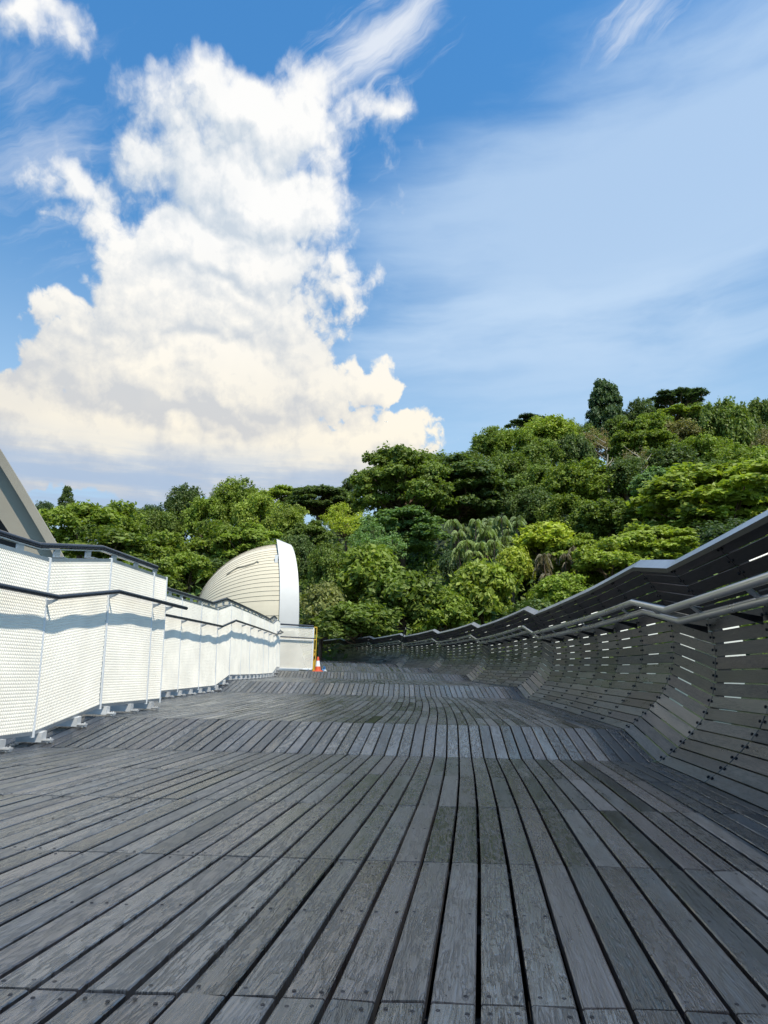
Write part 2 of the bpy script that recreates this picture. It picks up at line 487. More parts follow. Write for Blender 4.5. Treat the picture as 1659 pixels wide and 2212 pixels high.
# ------------------------------------------------------------------ the deck's geometry
h = .5                                   # eye height above the near deck
_e = ray(1000, 1460); ES = _e / np.linalg.norm(_e)            # direction of the near planks
_e2 = ray(2000, 1482)
NN = np.cross(_e2, ES); NN /= np.linalg.norm(NN)
if NN[2] < 0: NN = -NN
EU = np.cross(ES, NN)
KAP, PSI, UW = .0125, -.03, 1.18
HT = {-4: 0, 4: 0, 5: .275, 6: .285, 7: .295, 8: .32, 11: .385, 12: .69, 13: .695, 15: .715, 18: .765, 19: 1.05, 20: 1.055, 22: 1.08,
      25: 1.15, 26: 1.44, 29: 1.46, 32: 1.52, 33: 1.81, 39: 1.86, 40: 2.13, 46: 2.15, 47: 2.42, 53: 2.44, 54: 2.71, 64: 2.73}
HK = sorted(HT)
def HH(i): return np.interp(i, HK, [HT[q] for q in HK]) * h
def P(i, u, z=0.):
    """point of the deck: row line i (fractional allowed), u metres across, z above the deck"""
    i = np.asarray(i, float)
    lo = np.floor(i); fr = i - lo
    def P0(i):
        s = 1.67 * i * h; a = PSI + KAP * s
        X = -(np.cos(PSI) - np.cos(a)) / KAP; Y = 2.45 * h + (np.sin(a) - np.sin(PSI)) / KAP
        rr = np.maximum(.09, a)
        X = X + u * np.cos(rr); Y = Y + u * np.sin(rr)
        Z = -h + HH(i) + z
        return X[..., None] * EU + Y[..., None] * ES + Z[..., None] * NN
    z = np.asarray(z, float)
    A = P0(lo + 0 * z); B = P0(lo + 1 + 0 * z)
    return A * (1 - fr)[..., None] + B * fr[..., None]
def PP(i, u, z=0.): return P(np.array(float(i)), float(u), float(z))

rng = np.random.default_rng(5)
def plank_strip(name, i0, i1, uedges, mat, gap=.0095, thick=.022, jit=.0010, parent=None):
    V = []; Fq = []; UVs = []; TN = []
    ch = .0028
    for i in range(i0, i1):
        for k in range(len(uedges) - 1):
            ua, ub = uedges[k] + gap / 2, uedges[k + 1] - gap / 2
            e = .0030 / (1.67 * h)
            ia, ib = i + e, i + 1 - e
            jz = rng.normal(0, jit, 4)
            r = 0
            base = len(V)
            cs = [(ia, ua), (ia, ub), (ib, ub), (ib, ua)]
            sgn = [(1, 1), (1, -1), (-1, -1), (-1, 1)]
            A = PP(i, ua); B = PP(i, ub); C = PP(i + 1, ub); Dd = PP(i + 1, ua)
            def pt(fi, fu): return (A * (1 - fu) + B * fu) * (1 - fi) + (Dd * (1 - fu) + C * fu) * fi
            w = ub - ua; ce = .0002 / (1.67 * h); cw = ch / w
            corners = [(e, 0), (e, 1), (1 - e, 1), (1 - e, 0)]
            ins = [(e + ce, cw), (e + ce, 1 - cw), (1 - e - ce, 1 - cw), (1 - e - ce, cw)]
            top = [pt(*q) + NN * jz[n_] for n_, q in enumerate(ins)]
            sid = [pt(*q) + NN * (jz[n_] - ch * .8) for n_, q in enumerate(corners)]
            bot = [q - NN * thick for q in sid]
            V += top + sid + bot
            ou, ov = rng.random(2) * 50
            for q in ins + corners + corners:
                UVs.append((q[0] * 1.67 * h + ou, q[1] * w + ov))
            f = [(0, 1, 2, 3)] + [(4 + a, 4 + (a + 1) % 4, (a + 1) % 4, a) for a in range(4)] + \
                [(8 + a, 8 + (a + 1) % 4, 4 + (a + 1) % 4, 4 + a) for a in range(4)]
            Fq += [[base + j for j in q] for q in f]
            TN += [rng.random()] * len(f)
    return mesh(name, V, np.array(Fq), mat, parent, uv=UVs, tone=TN)

PITCHW = .0788
ue = [UW]
u_ = .27 * PITCHW + 14 * PITCHW
while u_ > -4.6:
    ue.append(u_); u_ -= PITCHW
ue = np.array(ue[::-1])
deck = plank_strip('deck', -2, 58, ue, M['deck'])
tag(deck, 'weathered dark grey timber plank deck of the footbridge, stepping up in ramps', kind='structure')
# dark joists, plus a near-black sheet added below so the plank gaps read black
mb = MB()
for i in range(-2, 58):
    a, b, c_, d_ = PP(i, -4.6, -.16), PP(i, UW + .1, -.16), PP(i + 1, UW + .1, -.16), PP(i + 1, -4.6, -.16)
    dn = NN * .05
    mb.box8([a - dn, b - dn, c_ - dn, d_ - dn, a, b, c_, d_])
    mb.bar(PP(i, -4.6, -.075) , PP(i, UW - .02, -.075), .05, .09, NN)
    mb.bar(PP(i + .5, -4.6, -.075), PP(i + .5, UW - .02, -.075), .05, .09, NN)
und = mb.build('joists_and_gap_sheet', M['under'], deck)
# screws: two at each plank end and in the middle
V = []; Fq = []
def ringmesh(c0, ax1, ax2, nrm, r0, r1, n=10, zz=.0006):
    b = len(V)
    for r_, z_ in ((r1, -.0004), (r1, zz), (r0, zz), (r0 * .9, -.0004 + zz * .3)):
        for k in range(n):
            a = 2 * math.pi * k / n
            V.append(c0 + (ax1 * math.cos(a) + ax2 * math.sin(a)) * r_ + nrm * z_)
    for j in range(3):
        for k in range(n):
            k2 = (k + 1) % n
            Fq.append((b + j * n + k, b + j * n + k2, b + (j + 1) * n + k2, b + (j + 1) * n + k))
for i in range(-1, 13):
    for k in range(len(ue) - 1):
        ua, ub = ue[k], ue[k + 1]
        if ua < -3.2: continue
        if ub - ua < .06: continue
        for fi in (.034, .5, .966):
            for fu in (.24, .76):
                if rng.random() < .06: continue
                c0 = P(np.array(i + fi + rng.normal(0, .004)), ua + (ub - ua) * (fu + rng.normal(0, .03)), .0)
                ringmesh(c0, EU, ES, NN, .0016, .0037, 8 if i < 4 else 5)
scr = mesh('screw_heads', V, np.array(Fq), M['screw'], deck)
tag(scr, kind='stuff')

# ------------------------------------------------------------------ right balustrade
PROF = np.array([(0, 0), (.10, .065), (.22, .17), (.315, .28), (.375, .40), (.41, .545), (.42, .68), (.405, .82), (.365, .95), (.30, 1.075), (.165, 1.235)])
seg = np.r_[0, np.cumsum(np.linalg.norm(np.diff(PROF, axis=0), axis=1))]
NB = 18
bl = seg[-1] / NB
def prof(s): return np.array([np.interp(s, seg, PROF[:, 0]), np.interp(s, seg, PROF[:, 1])])
wall = thing('timber_balustrade', 'tall curving dark timber balustrade with twin steel handrails on the right side of the deck', 'balustrade', PP(2, UW, 0))
IW0, IW1 = -2, 58
cyl = None
def bolt_mesh():
    n = 8; V_, F_l = [], []
    for r_, z_ in ((.0085, 0), (.0085, .004), (.0062, .008), (.0030, .0095)):
        for k in range(n):
            a = 2 * math.pi * k / n; V_.append((math.cos(a) * r_, math.sin(a) * r_, z_))
    for j in range(3):
        for k in range(n):
            k2 = (k + 1) % n; F_l.append((j * n + k, j * n + k2, (j + 1) * n + k2, (j + 1) * n + k))
    F_l.append(tuple(3 * n + k for k in range(n)))
    return V_, F_l
bV, bF = bolt_mesh()
bolt_me = None
bolt_rest = MB(); strip_rest = MB()
nbolt = 0; nstrip = 0
for i in range(IW0, IW1):
    A0 = PP(i, UW, 0); B0 = PP(i + 1, UW, 0)
    V = []; Fq = []; UVs = []; TN = []
    bolts = []; strips = []
    for k in range(NB):
        g = .0045
        s0, s1 = k * bl + g, (k + 1) * bl - g
        p0, p1 = prof(s0), prof(s1)
        q = [PP(i, UW + p0[0], p0[1]), PP(i, UW + p1[0], p1[1]), PP(i + 1, UW + p1[0], p1[1]), PP(i + 1, UW + p0[0], p0[1])]
        e = .0035 / (1.67 * h)
        q = [q[0] + (q[3] - q[0]) * e, q[1] + (q[2] - q[1]) * e, q[2] + (q[1] - q[2]) * e, q[3] + (q[0] - q[3]) * e]
        nr = np.cross(q[3] - q[0], q[1] - q[0]); nr /= np.linalg.norm(nr)   # inner normal
        if nr @ EU > 0 and k > 4: nr = -nr
        if k <= 4 and nr[2] < 0: nr = -nr
        jz = rng.normal(0, .0006, 4)
        b = len(V); c_ = .0018
        cen = sum(q) / 4
        top = [p + (cen - p) / np.linalg.norm(cen - p) * c_ * 1.5 + nr * jz[n_] for n_, p in enumerate(q)]
        sid = [p - nr * (c_ - jz[n_]) for n_, p in enumerate(q)]
        bot = [p - nr * .015 for p in q]
        V += top + sid + bot
        ou, ov = rng.random(2) * 50
        uvc = [(0, 0), (0, bl), (1.67 * h, bl), (1.67 * h, 0)]
        UVs += [(a_ + ou, b_ + ov) for a_, b_ in uvc] * 3
        f = [(3, 2, 1, 0)] + [(a, (a + 1) % 4, 4 + (a + 1) % 4, 4 + a) for a in range(4)] + \
            [(4 + a, 4 + (a + 1) % 4, 8 + (a + 1) % 4, 8 + a) for a in range(4)] + [(8, 9, 10, 11)]
        Fq += [[b + j for j in x] for x in f]
        TN += [rng.random()] * len(f)
        du = (q[3] - q[0]) / np.linalg.norm(q[3] - q[0])
        for fi in (.030, .970):
            c0 = (q[0] * .5 + q[1] * .5) * (1 - fi) + (q[3] * .5 + q[2] * .5) * fi
            bolts.append((c0, nr, du))
        if 5 <= k <= 16 and rng.random() < (.92 if k < 13 else .22):
            # translucent strip added outside to make the slot below board k look sunlit
            pA = PP(i, UW + prof(k * bl)[0], prof(k * bl)[1]); pB = PP(i + 1, UW + prof(k * bl)[0], prof(k * bl)[1])
            w_ = (q[1] - q[0]) / np.linalg.norm(q[1] - q[0])
            f0 = .50 + rng.normal(0, .01); f1 = .84 + rng.normal(0, .015)
            a_ = pA + (pB - pA) * f0 - nr * .0175; b_ = pA + (pB - pA) * f1 - nr * .0175
            strips.append((a_, b_, w_, nr))
    pan = mesh('cladding_panel', V, np.array(Fq), M['wall'], wall, uv=UVs, tone=TN)
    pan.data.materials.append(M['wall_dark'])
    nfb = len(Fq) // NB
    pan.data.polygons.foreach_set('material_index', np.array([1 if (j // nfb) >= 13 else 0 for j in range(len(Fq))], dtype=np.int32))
    for c0, nr, du in bolts:
        zc = c0[1]
        yv = np.cross(nr, du)
        mat_ = np.column_stack([du, yv, nr])
        if i in (2, 3, 4, 5) and nbolt < 100 and c0[1] < 5:
            if bolt_me is None:
                o = mesh('bolt', bV, bF, M['bolt'], pan, local=True, smooth=False); bolt_me = o.data
            else:
                o = bpy.data.objects.new('bolt', bolt_me); COL.objects.link(o); o.parent = pan
            Mx = Matrix([list(mat_[r_]) + [float(c0[r_] - origin_of(wall)[r_])] for r_ in range(3)] + [[0, 0, 0, 1]])
            o.matrix_local = Mx
            nbolt += 1
        elif i < 36:
            bolt_rest.add([c0 + mat_ @ np.array(v) for v in bV], bF)
    for a_, b_, w_, nr in strips:
        Vs = [a_ - w_ * .016, b_ - w_ * .016, b_ + w_ * .016, a_ + w_ * .016]
        if 2 <= i <= 11 and nstrip < 100:
            mesh('backlit_strip', Vs, [(0, 1, 2, 3)], M['strip'], pan); nstrip += 1
        else:
            strip_rest.add(Vs, [(0, 1, 2, 3)])
o = bolt_rest.build('bolts', M['bolt'], wall); tag(o, kind='stuff')
o = strip_rest.build('backlit_strips', M['strip'], wall); tag(o, kind='stuff')
# dark curved ribs behind every seam
for i in range(IW0, IW1 + 1):
    mb = MB()
    d = PP(i + .5, UW, 0) - PP(i, UW, 0); d /= np.linalg.norm(d)
    pts = [prof(s) for s in np.linspace(0, seg[-1] - .01, 14)]
    P3 = [PP(i, UW + p[0], p[1]) for p in pts]
    n2 = []
    for j in range(len(pts)):
        t_ = P3[min(j + 1, 13)] - P3[max(j - 1, 0)]
        nr = np.cross(t_, d); nr /= np.linalg.norm(nr)
        if nr @ EU < 0: nr = -nr
        n2.append(nr)
    for j in range(13):
        a, b = P3[j] + n2[j] * .017, P3[j + 1] + n2[j + 1] * .017
        a2, b2 = P3[j] + n2[j] * (.07 + .05 * (1 - j / 13)), P3[j + 1] + n2[j + 1] * (.07 + .05 * (1 - (j + 1) / 13))
        w = d * .012
        mb.box8([a - w, a + w, b + w, b - w, a2 - w, a2 + w, b2 + w, b2 - w])
    mb.build('rib', M['bolt'], wall)
# coping
mb = MB()
cp = [(.150, 1.196), (.148, 1.226), (.212, 1.286), (.228, 1.281), (.220, 1.256), (.170, 1.208)]
for i in range(IW0, IW1):
    a = [PP(i, UW + x, z) for x, z in cp]; b = [PP(i + 1, UW + x, z) for x, z in cp]
    gp = .0015 if (i % 2 == 0) else 0
    dd = (b[0] - a[0]); dd /= np.linalg.norm(dd)
    a = [q + dd * gp for q in a]; b = [q - dd * gp for q in b]
    n_ = len(cp)
    mb.add(a + b, [(j, (j + 1) % n_, n_ + (j + 1) % n_, n_ + j) for j in range(n_)] + [tuple(range(n_))[::-1], tuple(range(n_, 2 * n_))])
cop = mb.build('coping', M['cap'], wall)
cop.data.materials.append(M['wall_dark'])
ncp = len(cp) + 2
cop.data.polygons.foreach_set('material_index', np.array([1 if j % ncp == 0 else 0 for j in range(len(cop.data.polygons))], dtype=np.int32))
# twin handrail tubes, rungs and wall brackets
rows = sorted([float(q) for q in range(IW0, IW1 + 1)] + [q + .015 for q in range(IW0, IW1)] + [q - .015 for q in range(IW0 + 1, IW1 + 1)])
mb = MB(); mb.tube([PP(i, UW + .130, .950) for i in rows], .0245, 20); tb1 = autosmooth(mb.build('handrail', M['steel'], wall), 60)
mb = MB(); mb.tube([PP(i, UW + .215, .880) for i in rows], .0245, 20); tb2 = autosmooth(mb.build('handrail', M['steel'], wall), 60)
for i in range(IW0, 50):
    mb = MB()
    a, b = PP(i + .5, UW + .130, .950), PP(i + .5, UW + .215, .880)
    mb.bar(a, b, .05, .008, NN)
    mb.build('rung', M['steel'], tb1)
    mb = MB()
    a, b = PP(i + .03, UW + .215, .872), PP(i + .03, UW + .392, .845)
    dwn = -NN * .055
    w = (PP(i + .04, UW, 0) - PP(i + .03, UW, 0)); w = w / np.linalg.norm(w) * .004
    mb.box8([a - w, a + w, b + w, b - w, a - w + dwn * .3, a + w + dwn * .3, b + w + dwn * .8, b - w + dwn * .8])
    mb.build('bracket', M['bolt'], tb2)
# a loose board standing up out of the far balustrade
mb = MB()
a = PP(32.6, UW + .10, .86); b = PP(31.6, UW + .14, 1.55)
mb.bar(a, b, .10, .018, EU)
o = mb.build('loose_board', M['wall']); tag(o, 'dark loose board sticking up crookedly out of the far balustrade', 'board')

# ------------------------------------------------------------------ left mesh fences
def ribbon_mesh(c00, c10, c11, c01, nrm, parent, cell=.017, cellh=.039, fat=1.0):
    """expanded metal: lattice of tilted strands between four corners"""
    W = np.linalg.norm(c10 - c00); Hh = np.linalg.norm(c01 - c00)
    nx = max(2, int(round(W / cell))); ny = max(2, int(round(Hh / cellh)))
    du = (c10 - c00) / W
    def pt(a, b): return (c00 * (1 - a)[:, None] + c10 * a[:, None]) * (1 - b)[:, None] + (c01 * (1 - a)[:, None] + c11 * a[:, None]) * b[:, None]
    I, J = np.meshgrid(np.arange(2 * nx), np.arange(2 * ny))
    I = I.ravel(); J = J.ravel()
    even = (I + J) % 2 == 0
    x0 = np.where(even, I, I + 1) / (2 * nx); x1 = np.where(even, I + 1, I) / (2 * nx)
    y0 = J / (2 * ny); y1 = (J + 1) / (2 * ny)
    a = pt(x0, y0); b = pt(x1, y1)
    wv = (du * .0040 + nrm * .0032) * fat
    wv2 = -du * .0016 + nrm * .0012
    # folded strand: a broad face turned to the light and a thin lip
    Vv = np.stack([a - wv, b - wv, b + wv, a + wv], 1).reshape(-1, 3)
    n = len(a)
    Fv = np.arange(4 * n).reshape(n, 4)
    return Vv, Fv
def fence(name, label, i0, iend, u0, group):
    """posts at each row line from i0 to iend"""
    root = thing(name, label, 'fence', PP(i0, u0, 0), group)
    lean = lambda z: u0 - .045 * (z - .07) / 1.15
    posts = [float(q) for q in range(int(i0), int(math.floor(iend)) + 1)]
    if iend > posts[-1] + .05: posts.append(iend)
    zb, zt = .07, 1.22
    bars = []
    for a, b in zip(posts[:-1], posts[1:]):
        c00, c10 = PP(a, lean(zb), zb), PP(b, lean(zb), zb)
        c01, c11 = PP(a, lean(zt), zt), PP(b, lean(zt), zt)
        nrm = np.cross(c10 - c00, c01 - c00); nrm /= np.linalg.norm(nrm)
        if nrm @ EU < 0: nrm = -nrm
        mb = MB()
        up = (c01 - c00) / np.linalg.norm(c01 - c00)
        mb.bar(c00 + up * .012, c10 + up * .012, .022, .024, up); mb.bar(c01 - up * .012, c11 - up * .012, .022, .024, up)
        mb.bar(c00 + (c10 - c00) * .012, c01 + (c11 - c01) * .012, .014, .016, nrm); mb.bar(c10 + (c00 - c10) * .012, c11 + (c01 - c11) * .012, .014, .016, nrm)
        fr = mb.build('frame', M['galv'], root)
        ins = .012 / (1.67 * h * (b - a))
        q00 = c00 + (c10 - c00) * ins + up * .02; q10 = c10 - (c10 - c00) * ins + up * .02
        q01 = c01 + (c11 - c01) * ins - up * .022; q11 = c11 - (c11 - c01) * ins - up * .022
        Vv, Fv = ribbon_mesh(q00, q10, q11, q01, nrm, fr)
        rel = (Vv - q00) @ (q10 - q00) / ((q10 - q00) @ (q10 - q00)); relz = (Vv - q00) @ up / 1.1
        ph = rng.uniform(0, 6.28, 3)
        bul = (.0042 * np.sin(rel * 5.2 + ph[0]) + .0022 * np.sin(rel * 11 + relz * 3 + ph[1])) * np.clip(np.sin(np.clip(relz, 0, 1) * 3.14) * 1.6, 0, 1)
        mesh('mesh_panel', Vv + nrm * (.008 + bul[:, None]), Fv, M['whitemesh'], fr)
    for a in posts:
        mb = MB()
        mb.bar(PP(a, lean(zb) + .004, zb - .015), PP(a, lean(zt) + .004, zt + .005), .018, .022, ES)
        mb.build('post', M['white'], root)
    # feet, two to a row, each a box with a lip
    a = i0 - .42 if i0 < 3 else i0 + .1
    x = posts[0] + .1
    while x < posts[-1]:
        mb = MB()
        d = PP(x + .1, 0, 0) - PP(x, 0, 0); d /= np.linalg.norm(d)
        w = d * .028; z0, z1 = .012, .072
        q = [PP(x, lean(0) - .14, z0), PP(x, lean(0) + .03, z0)]
        q2 = [PP(x, lean(0) - .14, z1), PP(x, lean(0) + .03, z1)]
        mb.box8([q[0] - w, q[1] - w, q[1] + w, q[0] + w, q2[0] - w, q2[1] - w, q2[1] + w, q2[0] + w])
        a_, b_ = PP(x, lean(0) + .028, .022), PP(x, lean(0) + .085, .022)
        mb.bar(a_, b_, .05, .008, NN)
        mb.bar(PP(x, lean(0) + .055, .018), PP(x, lean(0) + .085, .012), .03, .014, NN)
        for s_ in (-1, 1):
            c0 = PP(x, lean(0) + .066, .004) + d * .016 * s_
            mb.tube([c0, c0 + NN * .030], .0045, 6)
        autosmooth(mb.build('foot', M['footpaint'], root))
        x += .5
    # mid handrail on brackets
    hi = posts[:]
    pts = [PP(a, u0 + .050, .955) for a in [posts[0]] + [q for q in posts if q == int(q)][1:]]
    e_end = iend + (.35 if name_end.get(id(root), False) else 0)
    return root, lean, posts
name_end = {}
g_f = 'white mesh fences along the left side of the deck'
f1, lean1, posts1 = fence('mesh_fence', 'near white expanded-metal fence with dark handrail, running in from the left edge', -1, 6.36, -2.80, None)
f2, lean2, posts2 = fence('mesh_fence', 'long far white expanded-metal fence set back behind the near one', 6, 20, -3.43, None)
def rails(root, u0, lean, posts, ext):
    ii = sorted(set(posts))
    last = ii[-1]
    def pl(u, z, end):
        ws = [float(a) for a in ii if a == int(a)]
        ws = sorted(ws + [a + .015 for a in ws[:-1]] + [a - .015 for a in ws[1:]])
        L = [PP(a, u, z) for a in ws]
        L.append(P(np.array(last + end), u, z))
        return L
    mb = MB(); mb.tube(pl(u0 + .052, .957, ext), .0175, 14)
    r1 = autosmooth(mb.build('handrail', M['rail'], root), 50)
    mb = MB(); mb.tube(pl(u0 - .125, 1.31, -.05), .0195, 14)
    r2 = autosmooth(mb.build('top_rail', M['rail'], root), 50)
    mb = MB()
    L = pl(u0 - .125, 1.283, -.05)
    for a, b in zip(L[:-1], L[1:]): mb.bar(a, b, .03, .008, NN)
    mb.build('rail_plate', M['galv'], r2)
    for a in ii:
        mb = MB()
        b0 = PP(a, lean(.93), .925); b1 = PP(a, u0 + .052, .945)
        d = PP(a + .1, 0, 0) - PP(a, 0, 0); w = d / np.linalg.norm(d) * .004
        dn = NN * .035
        mb.box8([b0 - w - dn, b0 + w - dn, b1 + w - dn * .3, b1 - w - dn * .3, b0 - w + dn * .3, b0 + w + dn * .3, b1 + w, b1 - w])
        mb.build('bracket', M['galv'], r1)
    a = ii[0] + .25
    while a < last:
        mb = MB()
        c0 = PP(a, u0 - .12, 1.22); c1 = PP(a, u0 - .12, 1.282)
        mb.bar(c0, c1, .07, .012, EU)
        mb.bar(PP(a, u0 - .12, 1.222), PP(a, u0 - .045, 1.222), .09, .006, NN)
        mb.build('rail_support', M['galv'], r2)
        a += .5
rails(f1, -2.80, lean1, posts1, .42)
rails(f2, -3.43, lean2, posts2, .0)

# gate panel across the deck corner
gi = 20.6
gr = thing('mesh_gate', 'white expanded-metal corner panel with a diagonal brace, facing the camera beside the traffic cone', 'gate', PP(gi, -3.0, 0))
gw0, gw1 = -3.50, -2.62
c00, c10, c01, c11 = PP(gi, gw0, .06), PP(gi, gw1, .06), PP(gi, gw0, 1.12), PP(gi, gw1, 1.12)
mb = MB()
for a, b in ((c00, c10), (c01, c11), (c00, c01), (c10, c11)): mb.bar(a, b, .03, .03, (0.2, 1, .1))
mb.bar(PP(gi, gw0, .80), PP(gi, gw1, .80), .02, .02, ES)
mb.build('frame', M['white'], gr)
nrm = -ES
Vv, Fv = ribbon_mesh(c10, c00, c01, c11, nrm, gr, .030, .058, 1.8)
mesh('mesh_panel', Vv + nrm * .004, Fv, M['whitemesh'], gr)
mb = MB(); q = [PP(gi + .12, gw0, .05), PP(gi + .12, -2.80, .05), PP(gi + .12, -3.10, 1.10), PP(gi + .12, gw0, 1.10)]
mb.box8([q[0], q[1], q[1] + ES * .01, q[0] + ES * .01, q[3], q[2], q[2] + ES * .01, q[3] + ES * .01])
mb.build('backing_panel', M['white'], gr)
mb = MB(); mb.bar(PP(gi + .05, -3.15, 1.12), PP(gi + .05, -2.74, .06), .03, .02, ES); mb.build('brace', M['white'], gr)
mb = MB(); mb.tube([PP(gi - .03, gw0, 1.19), PP(gi - .03, gw1 + .0, 1.16)], .022, 12); autosmooth(mb.build('top_rail', M['rail'], gr))
mb = MB(); mb.tube([PP(gi - .08, gw0 - .02, .865), PP(gi - .08, gw1 + .06, .84)], .015, 12); autosmooth(mb.build('handrail', M['rail'], gr))
mb = MB()
mb.bar(PP(gi, -2.85, .035), PP(gi, -2.62, .035), .10, .012, NN); mb.bar(PP(gi, -2.72, 0.0), PP(gi, -2.72, .06), .05, .03, ES)
mb.bar(PP(gi, -3.5, .03), PP(gi, -2.95, .03), .03, .045, NN)
mb.build('foot', M['galv'], gr)

# yellow barrier edge, cone and cloth behind the gate
yb = thing('barrier', 'narrow yellow barrier with a black diagonal stripe standing against the corner panel', 'barrier', PP(21.2, -2.55, 0))
mb = MB()
ya, yb_ = -2.61, -2.545
for u in (ya, yb_): mb.bar(PP(21.2, u, 0.02), PP(21.2, u, 1.17), .02, .02, ES)
for z in (.03, .55, .83, 1.16): mb.bar(PP(21.2, ya, z), PP(21.2, yb_, z), .03, .03, ES)
mb.build('frame', M['yellow'], yb)
mb = MB(); mb.box8([PP(21.22, ya, .04), PP(21.22, yb_, .04), PP(21.25, yb_, .04), PP(21.25, ya, .04), PP(21.22, ya, .54), PP(21.22, yb_, .54), PP(21.25, yb_, .54), PP(21.25, ya, .54)])
pn = mb.build('panel', M['yellow'], yb)
mb = MB(); mb.box8([PP(21.2, ya, .24), PP(21.2, ya, .33), PP(21.215, ya, .33), PP(21.215, ya, .24), PP(21.2, yb_, .40), PP(21.2, yb_, .50), PP(21.215, yb_, .50), PP(21.215, yb_, .40)])
mb.build('stripe', M['black'], pn)
cz = PP(20.9, -2.47, 0)
cone = thing('traffic_cone', 'orange and white traffic cone standing at the foot of the corner panel', 'traffic cone', cz)
def lathe(name, prof_, mat, parent, c0, n=24):
    mb = MB(); pts = []
    for r_, z_ in prof_:
        for k in range(n):
            a = 2 * math.pi * k / n; pts.append(c0 + np.array([math.cos(a) * r_, math.sin(a) * r_, z_]))
    Fl = []
    for j in range(len(prof_) - 1):
        for k in range(n):
            k2 = (k + 1) % n; Fl.append((j * n + k, j * n + k2, (j + 1) * n + k2, (j + 1) * n + k))
    Fl.append(tuple(range(n))[::-1]); Fl.append(tuple((len(prof_) - 1) * n + k for k in range(n)))
    mb.add(pts, Fl)
    return autosmooth(mb.build(name, mat, parent))
lathe('body', [(.085, .018), (.080, .028), (.064, .13)], M['orange'], cone, cz)
lathe('reflective_band', [(.0645, .129), (.042, .275)], M['white'], cone, cz)
lathe('tip', [(.0415, .274), (.024, .365), (.019, .375), (.010, .377)], M['orange'], cone, cz)
mb = MB(); mb.box8([cz + np.array(q) for q in [(-.13, -.13, -.01), (.13, -.13, -.01), (.13, .13, -.01), (-.13, .13, -.01), (-.12, -.12, .022), (.12, -.12, .022), (.12, .12, .022), (-.12, .12, .022)]])
mb.build('base', M['orange'], cone)
# small crumpled blue and white sheet
cc = PP(21.3, -2.30, 0)
cl = thing('plastic_sheet', 'small crumpled blue and white plastic sheet lying just right of the traffic cone', 'sheet', cc)
def crumple(name, mat, c0, w, hgt, seed, parent, lean_=.6):
    r_ = random.Random(seed); n = 7; V_ = []; F_l = []
    for a in range(n):
        for b in range(n):
            x = (a / (n - 1) - .5) * w * (1 - .75 * b / (n - 1)); z = hgt * b / (n - 1)
            V_.append(c0 + np.array([x + r_.uniform(-.008, .008), r_.uniform(-.02, .02) + z * lean_ * .3, z + r_.uniform(0, .006) + .005]))
    for a in range(n - 1):
        for b in range(n - 1):
            F_l.append((a * n + b, a * n + b + 1, (a + 1) * n + b + 1, (a + 1) * n + b))
    o = mesh(name, V_, F_l, mat, parent)
    md = o.modifiers.new('thickness', 'SOLIDIFY'); md.thickness = .003
    return o
crumple('blue_half', M['blue'], cc + np.array([.0, -.02, 0]), .12, .13, 3, cl)
crumple('white_half', M['white'], cc + np.array([.03, -.06, 0]), .09, .045, 4, cl)

# dry curled leaf on the deck
lc = PP(3.82, 1.13, .010)
V_ = []; F_l = []; r_ = random.Random(8)
nL = 9
for a in range(nL):
    tt = a / (nL - 1) * 2 - 1
    wd = .013 * (1 - tt * tt) ** .6 + .001
    for b in range(5):
        s_ = b / 4 * 2 - 1
        V_.append(lc + np.array([tt * .028, s_ * wd + .004 * math.sin(tt * 4), .006 + .010 * abs(s_) ** 1.5 * (1 - abs(tt)) + .007 * tt * tt + r_.uniform(-.0015, .0015)]))
for a in range(nL - 1):
    for b in range(4): F_l.append((a * 5 + b, a * 5 + b + 1, (a + 1) * 5 + b + 1, (a + 1) * 5 + b))
o = mesh('dry_leaf', V_, F_l, M['leaf_dry'], smooth=True)
md = o.modifiers.new('thickness', 'SOLIDIFY'); md.thickness = .0007
tag(o, 'pale curled dry leaf lying on the deck by the foot of the balustrade', 'leaf')

# ------------------------------------------------------------------ cream clad shell rising behind the far fence
DS = 24.0
K3 = .2 / 1471 * DS                                   # metres per measured unit
def c3(x, y, D=DS):
    return at((700 + .3617 * x) / 1.808, (2050 + .3617 * y) / 1.808, D)
O3 = c3(1105, 1100)
ax_x = np.array([1, 0, 0.]); ax_y = np.array([0, 1, 0.]); ax_z = np.array([0, 0, 1.])
AA, BB, CC = 950 * K3, 880 * K3, 2.1
shell = thing('bridge_shell', 'cream slatted shell with a broad pale grey fin rising behind the far fence', 'bridge shell', O3 - ax_z * 1.6)
def ept(phi, th, sc_=1.0):
    # phi 0 at the fin end .. 90deg at the tail, th 0 crown .. 90 camera side
    yv = -CC * math.cos(phi) * math.sin(th) * sc_
    return O3 + ax_x * (-AA * math.sin(phi) * (.5 + .5 * sc_) - yv * .10) + ax_y * yv + ax_z * (BB * math.cos(phi) * math.cos(th) * sc_)
V = []; Fl = []
NS = 62; NPH = 40
ths = [R(-80) + (R(124) + R(80)) * j / (NS * 1.0) for j in range(NS + 1)]
b = 0
rs = random.Random(4)
for j in range(NS):
    t0, t1 = ths[j], ths[j + 1]
    ring = []
    for kk in range(NPH + 1):
        ph = R(0) + R(88) * kk / NPH
        lap = .020
        ring.append([ept(ph, t0, 1.0 - lap), ept(ph, t0, 1.006), ept(ph, t1, 1.006), ept(ph, t1, 1.0 - lap)])
    base = len(V)
    for rr_ in ring: V += rr_
    for kk in range(NPH):
        for e in range(3):
            a0 = base + kk * 4 + e
            Fl.append((a0, a0 + 1, a0 + 5, a0 + 4))
mesh('cladding', V, np.array(Fl), M['cream'], shell)
